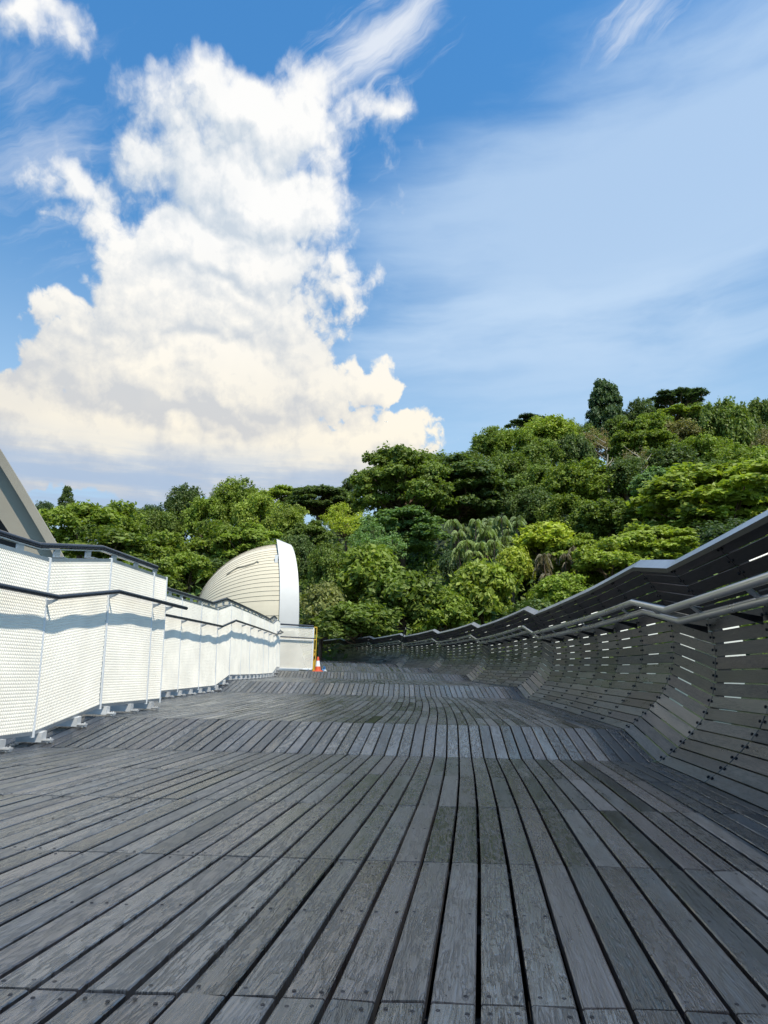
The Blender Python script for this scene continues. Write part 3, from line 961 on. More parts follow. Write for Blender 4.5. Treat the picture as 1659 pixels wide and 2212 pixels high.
# dark joint lines between slats (thin tubes laid on the cladding surface)
mb = MB()
for j in range(1, NS):
    if rs.random() < .12: continue
    pts = [ept(R(88) * kk / 24, ths[j], 1.0075) for kk in range(25)]
    mb.tube(pts, .0070, 4, False)
mb.build('slat_joints', metal('joint_grey', (.20, .17, .12), .8, 0.), shell)
# fin: an arch band at the open end
V = []; nA = 36
for j in range(nA + 1):
    th = R(-70) + R(180) * j / nA
    yv = -CC * 1.03 * math.sin(th)
    zb = (BB + .20) * math.cos(th)
    if th > R(90): zb = -(th - R(90)) * 3.2; yv = -CC * 1.03
    sw = .50 + .18 * max(0, math.sin(th))
    ct = max(0, math.cos(th))
    xl = -.28 * ct ** 3; xr = .34 + .28 * max(0, math.sin(th)) - .16 * ct ** 3
    for xo, ro in ((xl, 0), (xr, -.20 * ct), (xr, -.20 * ct - .10), (xl, -.10)):
        V.append(O3 + np.array([xo + .02 - yv * .10, yv * (1 + ro / CC), zb + (ro if zb > 0 else 0)]))
Fl = []
for j in range(nA):
    for e in range(4):
        e2 = (e + 1) % 4
        Fl.append((j * 4 + e, j * 4 + e2, (j + 1) * 4 + e2, (j + 1) * 4 + e))
Fl.append((3, 2, 1, 0)); Fl.append(tuple(nA * 4 + e for e in range(4)))
autosmooth(mesh('fin', V, Fl, M['fin'], shell), 40)
# floodlight box and a stray cable on the cladding
mb = MB(); c0 = ept(R(3.0), R(42), 1.03)
mb.bar(c0 - ax_z * .17 + ax_x * .0, c0 + ax_z * .12, .10, .07, ax_y)
fl = mb.build('floodlight', M['white'], shell)
mb = MB(); mb.bar(c0 - ax_z * .27, c0 - ax_z * .175, .05, .04, ax_y); mb.bar(c0 - ax_z * .20 - ax_x * .06, c0 - ax_z * .20 + ax_x * .05, .03, .03, ax_y); mb.build('bracket', M['bolt'], fl)
mb = MB()
mb.tube([ept(R(p_), R(t_), 1.02) for p_, t_ in ((36, 45), (32, 43), (28, 42), (22, 43.5), (17, 43), (15, 41.5), (14, 43))], .018, 6)
mb.build('cable', M['rib'], shell)

# ------------------------------------------------------------------ grey steel rib at the left edge
def c4(x, y, D): return at(.1667 * x, 940.3 + .1667 * y, D)
DR = 11.0
rib = thing('steel_rib', 'grey steel girder slanting down behind the near fence at the left edge', 'girder', c4(-300, 1800, DR))
def slab(pix, D, t, name, mat, parent):
    mb = MB(); n = len(pix)
    fr = [c4(x, y, D) for x, y in pix]; bk = [p + np.array([0, t, 0]) for p in fr]
    mb.add(fr + bk, [tuple(range(n)), tuple(range(n, 2 * n))[::-1]] + [(j, n + j, n + (j + 1) % n, (j + 1) % n) for j in range(n)])
    return mb.build(name, mat, parent)
# outer edge curve
oe = [(-900, -1450), (-500, -720), (-200, -180), (0, 165), (200, 490), (400, 820), (600, 1160), (740, 1400), (900, 1700), (1050, 2000)]
off1 = [(x - 30, y + 55) for x, y in oe]
off2 = [(x - 62, y + 105) for x, y in oe]
ie = [(-1500, -1500), (-1000, -650), (-600, 60), (-300, 520), (0, 1000), (210, 1310), (400, 1600), (520, 1800), (600, 1950), (640, 2050)]
slab(off2 + ie[::-1], DR, .05, 'web', M['rib'], rib)
# flange: sticks out towards the camera along the outer edge
mb = MB()
for (a, b) in zip(range(len(oe) - 1), range(1, len(oe))):
    A, B = c4(*oe[a], DR), c4(*oe[b], DR)
    A2, B2 = c4(*off2[a], DR), c4(*off2[b], DR)
    f = np.array([.04, -.14, 0])
    mb.box8([A, A2, A2 + f, A + f, B, B2, B2 + f, B + f])
mb.build('flange', M['rib'], rib)
mb = MB()
for (a, b) in zip(range(len(ie) - 1), range(1, len(ie))):
    A, B = c4(*ie[a], DR), c4(*ie[b], DR)
    f = np.array([0, .9, 0]); tn = np.array([-.05, 0, -.03])
    mb.box8([A, A + tn, A + tn + f, A + f, B, B + tn, B + tn + f, B + f])
mb.build('inner_flange', M['rib'], rib)
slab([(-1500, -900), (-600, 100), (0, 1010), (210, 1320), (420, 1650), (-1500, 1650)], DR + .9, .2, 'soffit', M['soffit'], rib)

# ------------------------------------------------------------------ trees
def tube_np(pts, radii, n=6):
    mb = MB(); mb.tube(pts, radii, n, True); return mb.V, mb.F
class Tree:
    """nominal crown: radius 6 m, half height 5 m, centre at the origin, ground at z=-12"""
    def __init__(s, seed): s.r = np.random.default_rng(seed); s.LV = []; s.LT = []; s.wood = MB()
    def leaves(s, C, Nrm, n, sig, size, asp=1.6, face=.55, droop=0.):
        """n leaves round every cluster centre C (k,3) with outward normals Nrm"""
        r = s.r; k = len(C)
        c = np.repeat(C, n, 0) + r.normal(0, 1, (k * n, 3)) * sig
        nn = np.repeat(Nrm, n, 0) * face + r.normal(0, .45, (k * n, 3)) + np.array([0, 0, .22])
        nn /= np.linalg.norm(nn, axis=1)[:, None]
        t = r.normal(0, 1, (k * n, 3)); t[:, 2] -= droop
        t -= nn * np.sum(t * nn, 1)[:, None]; t /= np.linalg.norm(t, axis=1)[:, None]
        b = np.cross(nn, t)
        sz = size * r.uniform(.6, 1.25, (k * n, 1))
        tip = c + t * sz * asp * .5; tail = c - t * sz * asp * .5
        mid = c + nn * sz * .10
        q = np.stack([tail, mid + b * sz * .5 + t * sz * .12, tip, mid - b * sz * .5 + t * sz * .12], 1)
        s.LV.append(q.reshape(-1, 3))
        tone = np.repeat(r.uniform(0, 1, (k, 1)), n, 0).ravel() * .5 + r.uniform(0, .5, k * n)
        s.LT.append(tone)
    def lobe(s, c, rad, ncl, n, size, upper=-.35, **kw):
        r = s.r
        d = r.normal(0, 1, (ncl * 3, 3)); d /= np.linalg.norm(d, axis=1)[:, None]
        d = d[d[:, 2] > upper][:ncl]
        rr = r.uniform(.72, 1.0, (len(d), 1)) + (r.random((len(d), 1)) < .14) * r.uniform(.1, .45, (len(d), 1))
        C = np.array(c) + d * np.array(rad) * rr
        nn = d / np.array(rad); nn /= np.linalg.norm(nn, axis=1)[:, None]
        s.leaves(C, nn, n, kw.pop('sig', .30), size, **kw)
    def limb(s, a, b, r0, r1, wob=.3):
        a = np.array(a, float); b = np.array(b, float); pts = []
        for k in range(5):
            f = k / 4; p = a * (1 - f) + b * f + (s.r.normal(0, wob, 3) if 0 < k < 4 else 0)
            p[2] += math.sin(f * math.pi) * .08 * np.linalg.norm(b - a) * (-1 if b[2] > a[2] else 1); pts.append(p)
        s.wood.tube(pts, [r0 + (r1 - r0) * k / 4 for k in range(5)], 6)
    def done(s, name, mat_leaf, mat_bark, col):
        LV = np.concatenate(s.LV); LT = np.concatenate(s.LT)
        n = len(LV) // 4
        cr = mesh('crown', LV, np.arange(4 * n).reshape(n, 4), mat_leaf, tone=LT, local=True)
        tr = mesh('trunk', s.wood.V, s.wood.F, mat_bark, local=True, smooth=True)
        COL.objects.unlink(cr); COL.objects.unlink(tr)
        return cr.data, tr.data
PROTO = {}
def ball_pts(r, n, rad, minz=-.5):
    out = []
    while len(out) < n:
        p = r.uniform(-1, 1, 3)
        if np.linalg.norm(p) < 1 and p[2] > minz: out.append(p * np.array(rad))
    return out
def make_round(seed, leaf=.34, nl=36, lr=(1.5, 2.4), ncl=34, n=15, flat=.85, sig=.30, asp=1.6, droop=0.):
    t = Tree(seed); r = t.r
    cs = ball_pts(r, nl, (4.3, 4.3, 3.7), -.75)
    for c in cs:
        k = np.linalg.norm(c / np.array([4.3, 4.3, 3.7])); c = c * (.55 + .45 / max(k, .35) * .9) if k < .8 else c
        q = r.uniform(lr[0] * .6, lr[1] * 1.1)
        t.lobe(c, (q, q, q * flat), ncl, n, leaf, sig=sig, asp=asp, droop=droop)
    t.limb((0, 0, -12), (.3, .2, -2), .55, .38, .15)
    for c in cs[:9]: t.limb((.2 * r.normal(), .2 * r.normal(), -5 + 3 * r.random()), c * .8, .22, .06)
    return t
def make_umbrella(seed, leaf=.30, layers=((1.5, 4.8, 16), (3.2, 3.6, 12), (-.6, 5.6, 16), (4.3, 1.8, 5), (-2.5, 5.0, 10)), sp=1.5, th=.8, ncl=46, n=13):
    t = Tree(seed); r = t.r
    t.limb((0, 0, -12), (0.2, 0, -3.6), .50, .40, .12)
    for z, rad, m in layers:
        a0 = r.uniform(0, 6.28)
        for k in range(m):
            a = a0 + 6.283 * k / m + r.normal(0, .25); q = rad * r.uniform(.35, 1.0) if k % 3 else rad * r.uniform(.8, 1.05)
            c = np.array([math.cos(a) * q, math.sin(a) * q, z + r.normal(0, .45)])
            s_ = sp * r.uniform(.75, 1.2)
            t.lobe(c, (s_, s_, th * r.uniform(.8, 1.3)), ncl, n, leaf, upper=-.15, sig=.20, face=.7)
            if r.random() < .75: t.limb((.2, 0, -4.2 + r.random() * 2.0), c - np.array([0, 0, .3]), .17, .045, .28)
    return t
def make_draped(seed, leaf=.34):
    t = Tree(seed); r = t.r
    for k in range(34):
        a = r.uniform(0, 6.28); q = 4.6 * math.sqrt(r.random())
        top = 4.2 * math.sqrt(max(0.05, 1 - (q / 5.2) ** 2)) + r.normal(0, .4)
        L = r.uniform(3., 7.)
        c = np.array([math.cos(a) * q, math.sin(a) * q, top - L / 2])
        t.lobe(c, (.95, .95, L / 2), 80, 12, leaf, upper=-.9, sig=.24, droop=1.0)
    t.limb((0, 0, -12), (0, 0, -1), .5, .3, .15)
    return t
def make_stack(seed, leaf=.34):
    t = Tree(seed); r = t.r
    t.limb((0, 0, -12), (0, 0, 3.5), .45, .12, .12)
    for z, rad, m in ((-4, 4.2, 7), (-2.4, 4.8, 8), (-.6, 4.6, 8), (1.1, 3.6, 7), (2.7, 2.9, 5), (4.1, 1.9, 4)):
        a0 = r.uniform(0, 6.28)
        for k in range(m):
            a = a0 + 6.283 * k / m + r.normal(0, .2); q = rad * r.uniform(.45, .95)
            c = np.array([math.cos(a) * q, math.sin(a) * q, z + r.normal(0, .3)])
            t.lobe(c, (1.5, 1.5, .75), 40, 13, leaf, upper=-.3, sig=.24)
            if r.random() < .5: t.limb((0, 0, z - 1.0), c, .12, .04, .15)
    return t
def make_conifer(seed):
    t = Tree(seed); r = t.r
    t.limb((0, 0, -12), (0, 0, 4.6), .4, .05, .05)
    for k in range(15):
        z = -4 + 8.6 * k / 14; rad = 4.6 * (1 - (z + 4) / 9.4) + .3
        m = max(3, int(rad * 2.0))
        for j in range(m):
            a = r.uniform(0, 6.28); q = rad * r.uniform(.5, 1)
            t.lobe((math.cos(a) * q, math.sin(a) * q, z), (1.0, 1.0, .45), 20, 11, .28, upper=-.5, sig=.18)
    return t
def make_sparse(seed, n=8):
    t = Tree(seed); r = t.r
    t.limb((0, 0, -12), (.3, 0, -3), .35, .25, .2)
    for k in range(40):
        c = ball_pts(r, 1, (5.2, 5.2, 4.6), -.6)[0]
        t.limb((.2, 0, -4 + r.random() * 2), c, .10, .02, .5)
        t.lobe(c, (1.1, 1.1, .9), 16, n, .26, sig=.30)
    return t
def make_palm(seed, heads=15):
    t = Tree(seed); r = t.r
    for hd in range(heads):
        a = r.uniform(0, 6.28); q = 4.2 * math.sqrt(r.random())
        top = np.array([math.cos(a) * q, math.sin(a) * q, r.uniform(-3.2, 3.2)])
        t.limb((top[0] * .6, top[1] * .6, -12), top, .14, .09, .1)
        nf = 11
        for f in range(nf):
            az_ = 6.283 * f / nf + r.normal(0, .2); lf = r.uniform(2.3, 3.1); lift = r.uniform(.3, 1.25)
            d = np.array([math.cos(az_), math.sin(az_), 0])
            ss_ = np.linspace(0, 1, 15)
            pts = np.array([top + d * lf * (s_ * (1 - .22 * s_)) * math.cos(lift * .8) + np.array([0, 0, lf * (math.sin(lift) * s_ - 1.05 * s_ * s_)]) for s_ in ss_])
            t.wood.tube([pts[k] for k in (0, 4, 8, 14)], [.03, .025, .018, .008], 4)
            # leaflets hanging from the rachis
            s2 = np.linspace(.12, 1, 26)
            pc = np.stack([np.interp(s2, ss_, pts[:, j]) for j in range(3)], 1)
            sd_ = np.cross(d, (0, 0, 1.))
            for sg in (-1, 1):
                ln = .85 * np.sin(np.clip(s2 * 2.6, .35, 2.9))[:, None] * r.uniform(.8, 1.1, (26, 1))
                dirn = sd_ * sg * .55 + np.array([0, 0, -.75]) + d * .25 + r.normal(0, .12, (26, 3))
                wv = d * .085 + r.normal(0, .012, (26, 3))
                q_ = np.stack([pc - wv, pc + wv, pc + dirn * ln + wv * .3, pc + dirn * ln - wv * .3], 1)
                t.LV.append(q_.reshape(-1, 3)); t.LT.append(r.uniform(.2, .89, 26))
    return t
def proto(name, t): PROTO[name] = t.done(name, M['leaf'], M['bark'], None)
proto('roundA', make_round(1)); proto('roundB', make_round(2, leaf=.30, nl=34, lr=(1.2, 1.9), ncl=28))
proto('roundC', make_round(3, leaf=.40, nl=22, lr=(1.4, 2.2), ncl=32, n=12, flat=.6, asp=1.9, droop=.4))
proto('bush', make_round(4, leaf=.50, nl=26, lr=(1.5, 2.3), ncl=36, n=12, flat=.9, asp=2.0, droop=.7, sig=.40))
proto('umbA', make_umbrella(5)); proto('umbB', make_umbrella(6, leaf=.34, layers=((1.2, 5.0, 15), (2.9, 3.8, 11), (4.1, 2.0, 5), (-.5, 5.6, 15), (-2.1, 5.2, 13), (-3.7, 4.4, 10)), sp=1.4, th=.62, ncl=42))
proto('flat', make_umbrella(7, layers=((1.0, 5.2, 15), (2.4, 3.6, 10), (3.3, 1.8, 4)), sp=1.4, th=.6))
proto('drape', make_draped(8)); proto('stack', make_stack(9)); proto('conifer', make_conifer(10))
proto('sparse', make_sparse(11)); proto('palm', make_palm(12)); proto('wispy', make_sparse(13, 3))
KIND_CAT = {'palm': ('palm_clump', 'palm'), 'conifer': ('pine_tree', 'tree'), 'bush': ('bush', 'bush')}
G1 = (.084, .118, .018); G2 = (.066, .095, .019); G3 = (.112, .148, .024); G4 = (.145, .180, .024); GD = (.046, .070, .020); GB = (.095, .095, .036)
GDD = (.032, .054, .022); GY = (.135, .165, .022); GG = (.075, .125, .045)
# px, py centre; half width, half height on the photograph; distance; kind; colour; label
TREES = [
 (92, 1118, 30, 34, 120, 'roundB', GDD, 'small dark tree crown peeping out just right of the grey girder'),
 (143, 1090, 27, 36, 105, 'conifer', GD, 'pointed dark tree standing above the round trees right of the grey girder'),
 (180, 1142, 80, 58, 62, 'roundC', G1, 'broad bright green tree beside the grey girder, above the near top rail'),
 (250, 1136, 58, 52, 68, 'roundC', G1, 'dense green tree with a domed top, second from the grey girder'),
 (232, 1190, 95, 50, 55, 'roundC', G2, 'dark green tree mass low behind the near top rail'),
 (328, 1130, 38, 38, 100, 'roundB', GDD, 'dark crown in the skyline dip left of the tall left-hand trees'),
 (352, 1152, 48, 48, 80, 'roundB', G2, 'rounded green crown below the skyline dip on the left'),
 (345, 1205, 70, 55, 58, 'roundC', G1, 'green tree directly above the free end of the near fence'),
 (398, 1104, 46, 52, 88, 'roundA', GD, 'tall dark-leaved tree at the left end of the raised left skyline'),
 (468, 1074, 15, 20, 95, 'sparse', G2, 'small thin treetop poking above the skyline over the cream shell'),
 (448, 1130, 52, 55, 80, 'roundB', G1, 'green tree between the dark left skyline tree and the shell'),
 (515, 1094, 54, 56, 82, 'roundA', G1, 'tall rounded green tree on the skyline above the cream shell'),
 (470, 1182, 70, 55, 60, 'roundC', G1, 'leafy bright green tree just left above the cream shell'),
 (560, 1122, 52, 55, 74, 'roundB', G3, 'fresh green tree directly above the cream shell'),
 (402, 1240, 62, 48, 52, 'roundC', G1, 'green tree low behind the far top rail, left of the shell'),
 (540, 1185, 62, 46, 56, 'umbB', G1, 'layered green tree touching the top of the cream shell'),
 (612, 1078, 48, 26, 92, 'flat', G3, 'pale green flat-topped tree on the skyline right of the shell'),
 (688, 1085, 60, 30, 88, 'umbA', GD, 'dark spreading tree with a bare trunk on the skyline'),
 (625, 1138, 52, 46, 70, 'roundB', G3, 'light green tree behind the fin of the shell'),
 (665, 1180, 45, 45, 64, 'umbB', G2, 'green tree with tiers just right of the fin top'),
 (757, 1062, 24, 28, 120, 'roundB', GD, 'small round dark treetop between the two spreading trees'),
 (745, 1135, 50, 42, 72, 'sparse', G4, 'yellow-green thin-leaved tree left of the big spreading rain tree'),
 (705, 1245, 48, 60, 46, 'roundB', G2, 'dark green tree right of the fin, above the gate panel'),
 (868, 1055, 88, 72, 76, 'umbA', G2, 'big spreading rain tree at the left of the hill, fine green canopy'),
 (985, 1062, 105, 62, 84, 'umbB', GD, 'wide dark tiered rain tree in the middle of the hill'),
 (865, 1148, 80, 42, 72, 'umbB', GG, 'low tier of grey-green branches under the big rain tree'),
 (815, 1180, 60, 44, 66, 'sparse', GG, 'tree with bare crooked lower branches below the rain tree'),
 (790, 1262, 78, 70, 44, 'bush', G1, 'leafy green bush mass right of the gate, over the far balustrade'),
 (695, 1330, 50, 58, 40, 'bush', (.082, .094, .030), 'brownish green bush right behind the traffic cone'),
 (868, 1312, 80, 66, 42, 'bush', G2, 'green bush above the middle of the far balustrade'),
 (775, 1355, 80, 42, 38, 'bush', G2, 'low green bush just over the coping of the far balustrade'),
 (905, 1235, 60, 50, 92, 'roundB', GDD, 'very dark tree filling the hollow under the rain tree'),
 (950, 1335, 60, 48, 41, 'bush', G1, 'small green bush left of the bright round bush'),
 (1018, 1158, 52, 58, 55, 'palm', (.085, .118, .045), 'feathery grey-green palm clump beside the red-brown trunks, left of the other palms'),
 (1085, 1150, 60, 58, 57, 'palm', (.080, .112, .045), 'tallest feathery palm clump in the middle of the hill'),
 (1055, 1200, 60, 52, 53, 'palm', (.090, .122, .045), 'lowest feathery palm clump right above the bright round bush'),
 (1040, 1292, 68, 66, 46, 'bush', G3, 'bright green rounded bush below the palms'),
 (1172, 1178, 72, 40, 52, 'bush', GY, 'yellow-green leafy bush with golden tips right of the palms'),
 (1108, 1232, 42, 42, 50, 'bush', GY, 'small yellow-green bush at the lower right of the palms'),
 (1150, 1275, 62, 60, 54, 'roundB', GDD, 'dark tree in the shadowy hollow right of the bright round bush'),
 (1205, 1225, 46, 60, 48, 'palm', (.075, .070, .045), 'drooping brown palm fronds under the yellow-green bush'),
 (1245, 1215, 60, 48, 50, 'umbB', G3, 'fresh green tiered tree right of the drooping brown palm'),
 (1320, 1215, 78, 52, 46, 'roundC', G3, 'pale green leafy tree just over the balustrade kink'),
 (1215, 1290, 70, 50, 44, 'roundC', G1, 'green leafy tree close behind the middle coping'),
 (1150, 1345, 60, 40, 42, 'bush', GD, 'dark low bush behind the middle coping'),
 (1400, 1190, 90, 45, 48, 'umbB', G3, 'light green tree with flat sprays below the large right tree'),
 (1540, 1095, 150, 78, 58, 'umbB', G3, 'large pale green tree with broad flat tiers on the right'),
 (1660, 1130, 70, 70, 56, 'umbB', G3, 'pale green tiered tree cut by the right edge of the frame'),
 (1440, 1060, 70, 45, 66, 'umbB', GG, 'grey-green tier tree left of the large pale tree'),
 (1560, 1190, 110, 60, 52, 'roundB', GDD, 'dark tree in the shade under the large pale tree'),
 (1315, 1130, 82, 46, 66, 'drape', G2, 'dark tree hung with vines in the middle of the right slope'),
 (1225, 1120, 56, 52, 74, 'roundB', G1, 'round green tree left of the vine-hung tree'),
 (1140, 1105, 62, 52, 80, 'roundB', GD, 'dark green tree right above the palms'),
 (1250, 1048, 72, 54, 84, 'roundA', G1, 'mid green rounded tree halfway up the hill'),
 (1350, 1040, 66, 50, 84, 'roundB', GD, 'dark bushy tree halfway up the hill, left of the pale tiers'),
 (1165, 1052, 52, 46, 92, 'roundB', G2, 'green crown right of the dark rain tree'),
 (1098, 1020, 52, 42, 98, 'roundA', G2, 'soft green crown between the rain tree and the hill shoulder'),
 (1062, 962, 46, 36, 118, 'roundA', G2, 'rounded green tree at the left shoulder of the hilltop'),
 (1115, 968, 52, 42, 114, 'roundB', G1, 'green crown filling the dip between the two domed trees of the hill shoulder'),
 (1255, 962, 46, 42, 130, 'roundA', G2, 'green crown left of the half bare brown tree near the hilltop'),
 (1410, 930, 50, 36, 140, 'roundB', G1, 'green crown right below the umbrella-shaped trees of the hilltop'),
 (1600, 960, 60, 50, 126, 'roundA', GD, 'dark crown between the two vine-draped hilltop trees'),
 (930, 1018, 70, 40, 92, 'roundB', G2, 'green treetop standing behind the big spreading rain tree'),
 (730, 1100, 60, 36, 100, 'roundB', G2, 'green crown low on the skyline left of the small round treetop'),
 (300, 1140, 60, 40, 92, 'roundB', G2, 'green crown filling the skyline dip on the left'),
 (1150, 922, 48, 20, 135, 'flat', GDD, 'flat dark treetop peeping over the left hill shoulder'),
 (1190, 945, 62, 46, 118, 'roundA', G3, 'bright green domed tree on the left hill shoulder'),
 (1170, 1000, 58, 48, 108, 'roundB', G2, 'olive green tree under the bright domed tree'),
 (1240, 985, 42, 48, 112, 'drape', GD, 'dark vine-hung tree beside the bare brown tree'),
 (1285, 965, 38, 38, 122, 'wispy', (.13, .105, .055), 'half bare brown tree with thin twigs near the hilltop'),
 (1308, 888, 47, 66, 150, 'stack', GDD, 'tall dark tree standing highest on the hilltop'),
 (1338, 950, 44, 48, 135, 'stack', G2, 'green tiered tree at the foot of the tallest dark tree'),
 (1385, 905, 34, 42, 148, 'roundA', GD, 'dark rounded tree between the two highest hilltop trees'),
 (1462, 872, 58, 28, 165, 'flat', GDD, 'dark umbrella-shaped tree on the hilltop'),
 (1462, 902, 48, 22, 150, 'flat', G3, 'light green tree below the umbrella-shaped hilltop tree'),
 (1390, 965, 60, 46, 118, 'umbA', G1, 'green spreading tree on the upper slope'),
 (1455, 955, 60, 46, 124, 'roundB', GB, 'brownish olive tree on the upper slope'),
 (1445, 1005, 62, 42, 100, 'roundA', GD, 'dark green tree in the middle of the right slope'),
 (1372, 1010, 46, 38, 100, 'wispy', (.12, .11, .06), 'thin grey tree with bare pale branches on the slope'),
 (1565, 938, 62, 76, 122, 'drape', G2, 'high vine-draped tree near the right end of the hilltop'),
 (1650, 918, 44, 58, 130, 'drape', G2, 'vine-draped tree at the right edge of the hilltop'),
 (1520, 985, 56, 46, 105, 'roundB', G1, 'green tree at the foot of the high vine-draped tree'),
 (1610, 1010, 60, 48, 98, 'roundA', G1, 'bright green tree near the right edge on the upper slope'),
 (1668, 985, 45, 60, 108, 'roundB', GB, 'olive tree at the right edge below the hilltop'),
 (1530, 1035, 60, 36, 86, 'roundB', GD, 'dark crown just above the large pale tree'),
 (1660, 1055, 50, 45, 84, 'roundA', GD, 'dark green tree at the right edge above the pale tiers'),
 (1500, 905, 40, 30, 150, 'roundA', G2, 'small green crown between the umbrella tree and the vine-draped tree'),
 (1010, 1010, 45, 36, 110, 'roundB', G2, 'green crown behind the left part of the dark rain tree'),
 (640, 1215, 45, 60, 50, 'roundB', GD, 'dark tree hidden mostly behind the fin of the shell'),
 (300, 1260, 90, 50, 50, 'roundC', G2, 'low green tree glimpsed over the near fence end'),
 (590, 1230, 60, 60, 54, 'roundB', G2, 'green tree behind the crown of the cream shell'),
 (480, 1260, 70, 50, 54, 'roundB', GD, 'dark tree behind the tail of the cream shell'),
 (985, 1250, 50, 60, 60, 'roundB', GDD, 'very dark tree below the left palms'),
 (40, 1170, 60, 60, 70, 'roundB', G2, 'green tree hidden mostly behind the grey girder'),
]
bases = []
rt = random.Random(21)
for (x, y, rx, ry, Dd, kind, colr, label) in TREES:
    nm, cat = KIND_CAT.get(kind, ('tree', 'tree'))
    c0 = at(x, y, Dd)
    sx = rx * 1.12 / F_ * Dd / 5.6; sz = ry * 1.08 / F_ * Dd / 4.9
    if kind == 'palm': sx *= .98; sz *= .95
    s_len = 12 * sz
    # root at the trunk foot
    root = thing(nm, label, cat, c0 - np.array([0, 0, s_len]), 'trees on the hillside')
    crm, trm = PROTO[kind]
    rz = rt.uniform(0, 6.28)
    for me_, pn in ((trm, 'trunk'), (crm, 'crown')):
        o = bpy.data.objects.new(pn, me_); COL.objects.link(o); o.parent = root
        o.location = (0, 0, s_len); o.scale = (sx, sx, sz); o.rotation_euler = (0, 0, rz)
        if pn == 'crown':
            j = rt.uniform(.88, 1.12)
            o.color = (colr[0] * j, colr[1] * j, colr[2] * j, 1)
    bases.append(tuple(c0 - np.array([0, 0, s_len])))

def dead_tree(x, y, Dd, hgt, label, seed):
    c0 = at(x, y, Dd); r_ = np.random.default_rng(seed)
    root = thing('dead_tree', label, 'tree', c0 - np.array([0, 0, 3.0]))
    mb = MB(); mb.tube([c0 - np.array([0, 0, 3.0]), c0 - np.array([.2, 0, 1.0]), c0 + np.array([.1, -.2, hgt * .5])], [.16, .12, .07], 6)
    mb.build('trunk', M['dead'], root)
    for k in range(7):
        a = c0 + np.array([0, 0, -1.0 + k * hgt * .2]); az_ = r_.uniform(0, 6.28); L = r_.uniform(.9, 2.0)
        b_ = a + np.array([math.cos(az_) * L * .5, math.sin(az_) * .4, .35 * L]); c_ = b_ + np.array([math.cos(az_ + .5) * L * .5, .1, .45 * L])
        mb = MB(); mb.tube([a, b_, c_], [.065, .045, .015], 5); mb.build('branch', M['dead'], root)
M['dead'] = metal('dead_wood', (.42, .36, .28), .8, 0., 3., .1)
dead_tree(1312, 1012, 82, 3.6, 'bleached dead tree with forked bare branches on the upper slope', 3)
dead_tree(1385, 1022, 84, 2.6, 'small pale dead snag right of the forked dead tree', 5)

# ------------------------------------------------------------------ terrain
B = np.array(bases)
extra = []
for X in (-600, -300, -120, 0, 120, 300, 600): extra += [(X, -300, -30), (X, 500, 30 if X > 0 else 10), (X, 1200, 10)]
for Y in (-60, -20, 0, 15, 30): extra += [(X, Y, -22) for X in (-60, -25, 0, 25, 60)]
extra += [(120, 160, 34), (90, 200, 44), (60, 200, 36), (140, 110, 20), (150, 220, 40), (200, 150, 30), (30, 190, 22), (-60, 150, 0), (-120, 120, -8), (-40, 200, 2)]
B = np.vstack([B, np.array(extra, float)])
def terr(X, Y):
    X = np.asarray(X, float); Y = np.asarray(Y, float)
    d2 = (X[..., None] - B[:, 0]) ** 2 + (Y[..., None] - B[:, 1]) ** 2 + 20.
    w = d2 ** -1.6
    return (w * B[:, 2]).sum(-1) / w.sum(-1) - .4
gx = np.sort(np.r_[np.linspace(-130, 190, 130), np.linspace(-5000, -160, 14), np.linspace(220, 5000, 14)])
gy = np.sort(np.r_[np.linspace(-60, 260, 130), np.linspace(-5000, -90, 14), np.linspace(290, 5000, 14)])
GX, GY_ = np.meshgrid(gx, gy)
GZ = terr(GX, GY_)
nx_, ny_ = len(gx), len(gy)
Vt = np.stack([GX, GY_, GZ], -1).reshape(-1, 3)
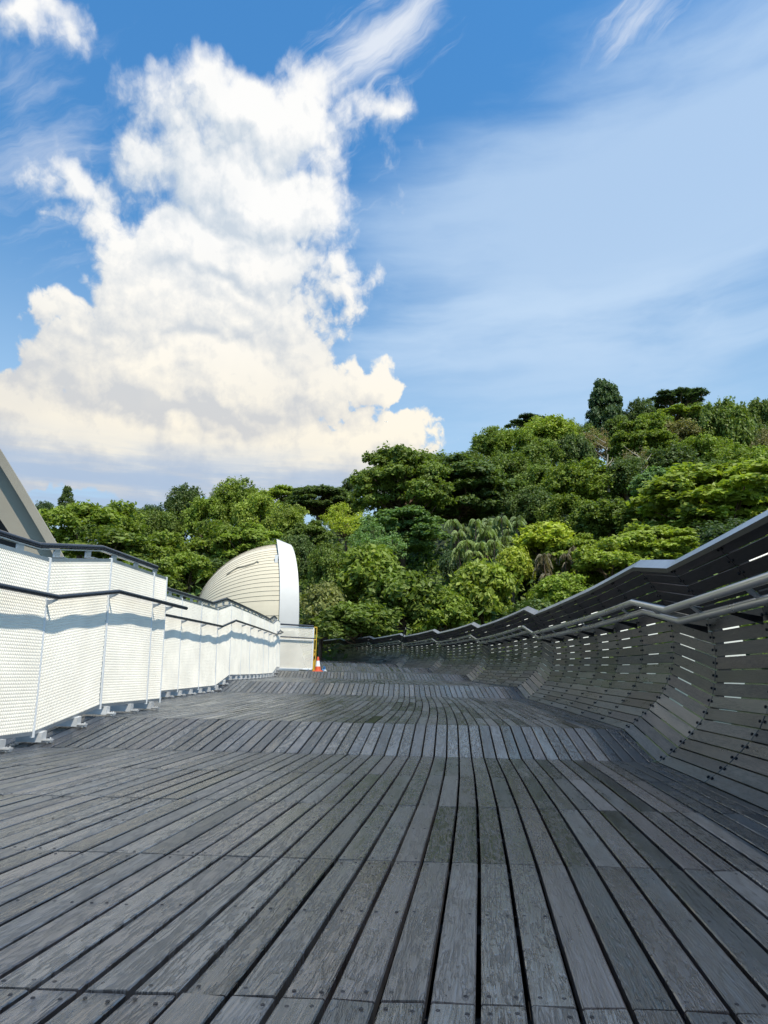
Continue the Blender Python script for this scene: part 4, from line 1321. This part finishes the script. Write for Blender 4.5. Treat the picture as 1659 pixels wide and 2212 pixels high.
ii = (np.arange(ny_ - 1)[:, None] * nx_ + np.arange(nx_ - 1)[None, :]).ravel()
Ft = np.stack([ii, ii + 1, ii + nx_ + 1, ii + nx_], 1)
ter = mesh('terrain', Vt, Ft, M['soil'], smooth=True)
tag(ter, 'wooded hillside ground under the trees', kind='structure')
# undergrowth: nobody could count it
t = Tree(77)
C = []
r = t.r
while len(C) < 9000:
    Y = r.uniform(40, 200); X = r.uniform(-.62, .66) * Y
    C.append((X, Y))
C = np.array(C); Z = terr(C[:, 0], C[:, 1])
Cc = np.stack([C[:, 0], C[:, 1], Z + r.uniform(0, 2.4, len(C))], 1)
t.leaves(Cc, np.tile([0, -.4, .8], (len(C), 1)), 12, .9, .42, asp=1.6)
LV = np.concatenate(t.LV); LT = np.concatenate(t.LT); n = len(LV) // 4
o = mesh('undergrowth', LV, np.arange(4 * n).reshape(n, 4), M['leaf'], tone=LT)
o.color = (.050, .078, .016, 1)
tag(o, 'dark undergrowth covering the slope between the trees', kind='stuff')

# ------------------------------------------------------------------ airliner far off in front of the cloud
pc = ray(834, 911); pc = pc / pc[1] * 7600
ap = thing('airliner', 'tiny airliner crossing in front of the big white cloud', 'aeroplane', pc)
mb = MB(); L = 18
mb.tube([pc + np.array([-L, 0, 0]), pc + np.array([-L * .85, 0, 0]), pc + np.array([L * .5, 0, 0]), pc + np.array([L, 0, .8])], [.4, 2.0, 2.0, .5], 8)
mb.build('fuselage', M['galv'], ap)
mb = MB()
for s_ in (-1, 1):
    mb.box8([pc + np.array(q) for q in [(-3, 0, -.9), (3, 0, -.9), (7.5, 17 * s_, .2), (5, 17 * s_, .2), (-3, 0, -.3), (3, 0, -.3), (7.5, 17 * s_, .5), (5, 17 * s_, .5)]])
mb.build('wing', M['galv'], ap)
mb = MB(); mb.box8([pc + np.array(q) for q in [(12, -.3, 1), (17, -.3, 1), (17, .3, 1), (12, .3, 1), (16, -.2, 6.5), (18.5, -.2, 6.5), (18.5, .2, 6.5), (16, .2, 6.5)]])
mb.build('tail_fin', M['galv'], ap)
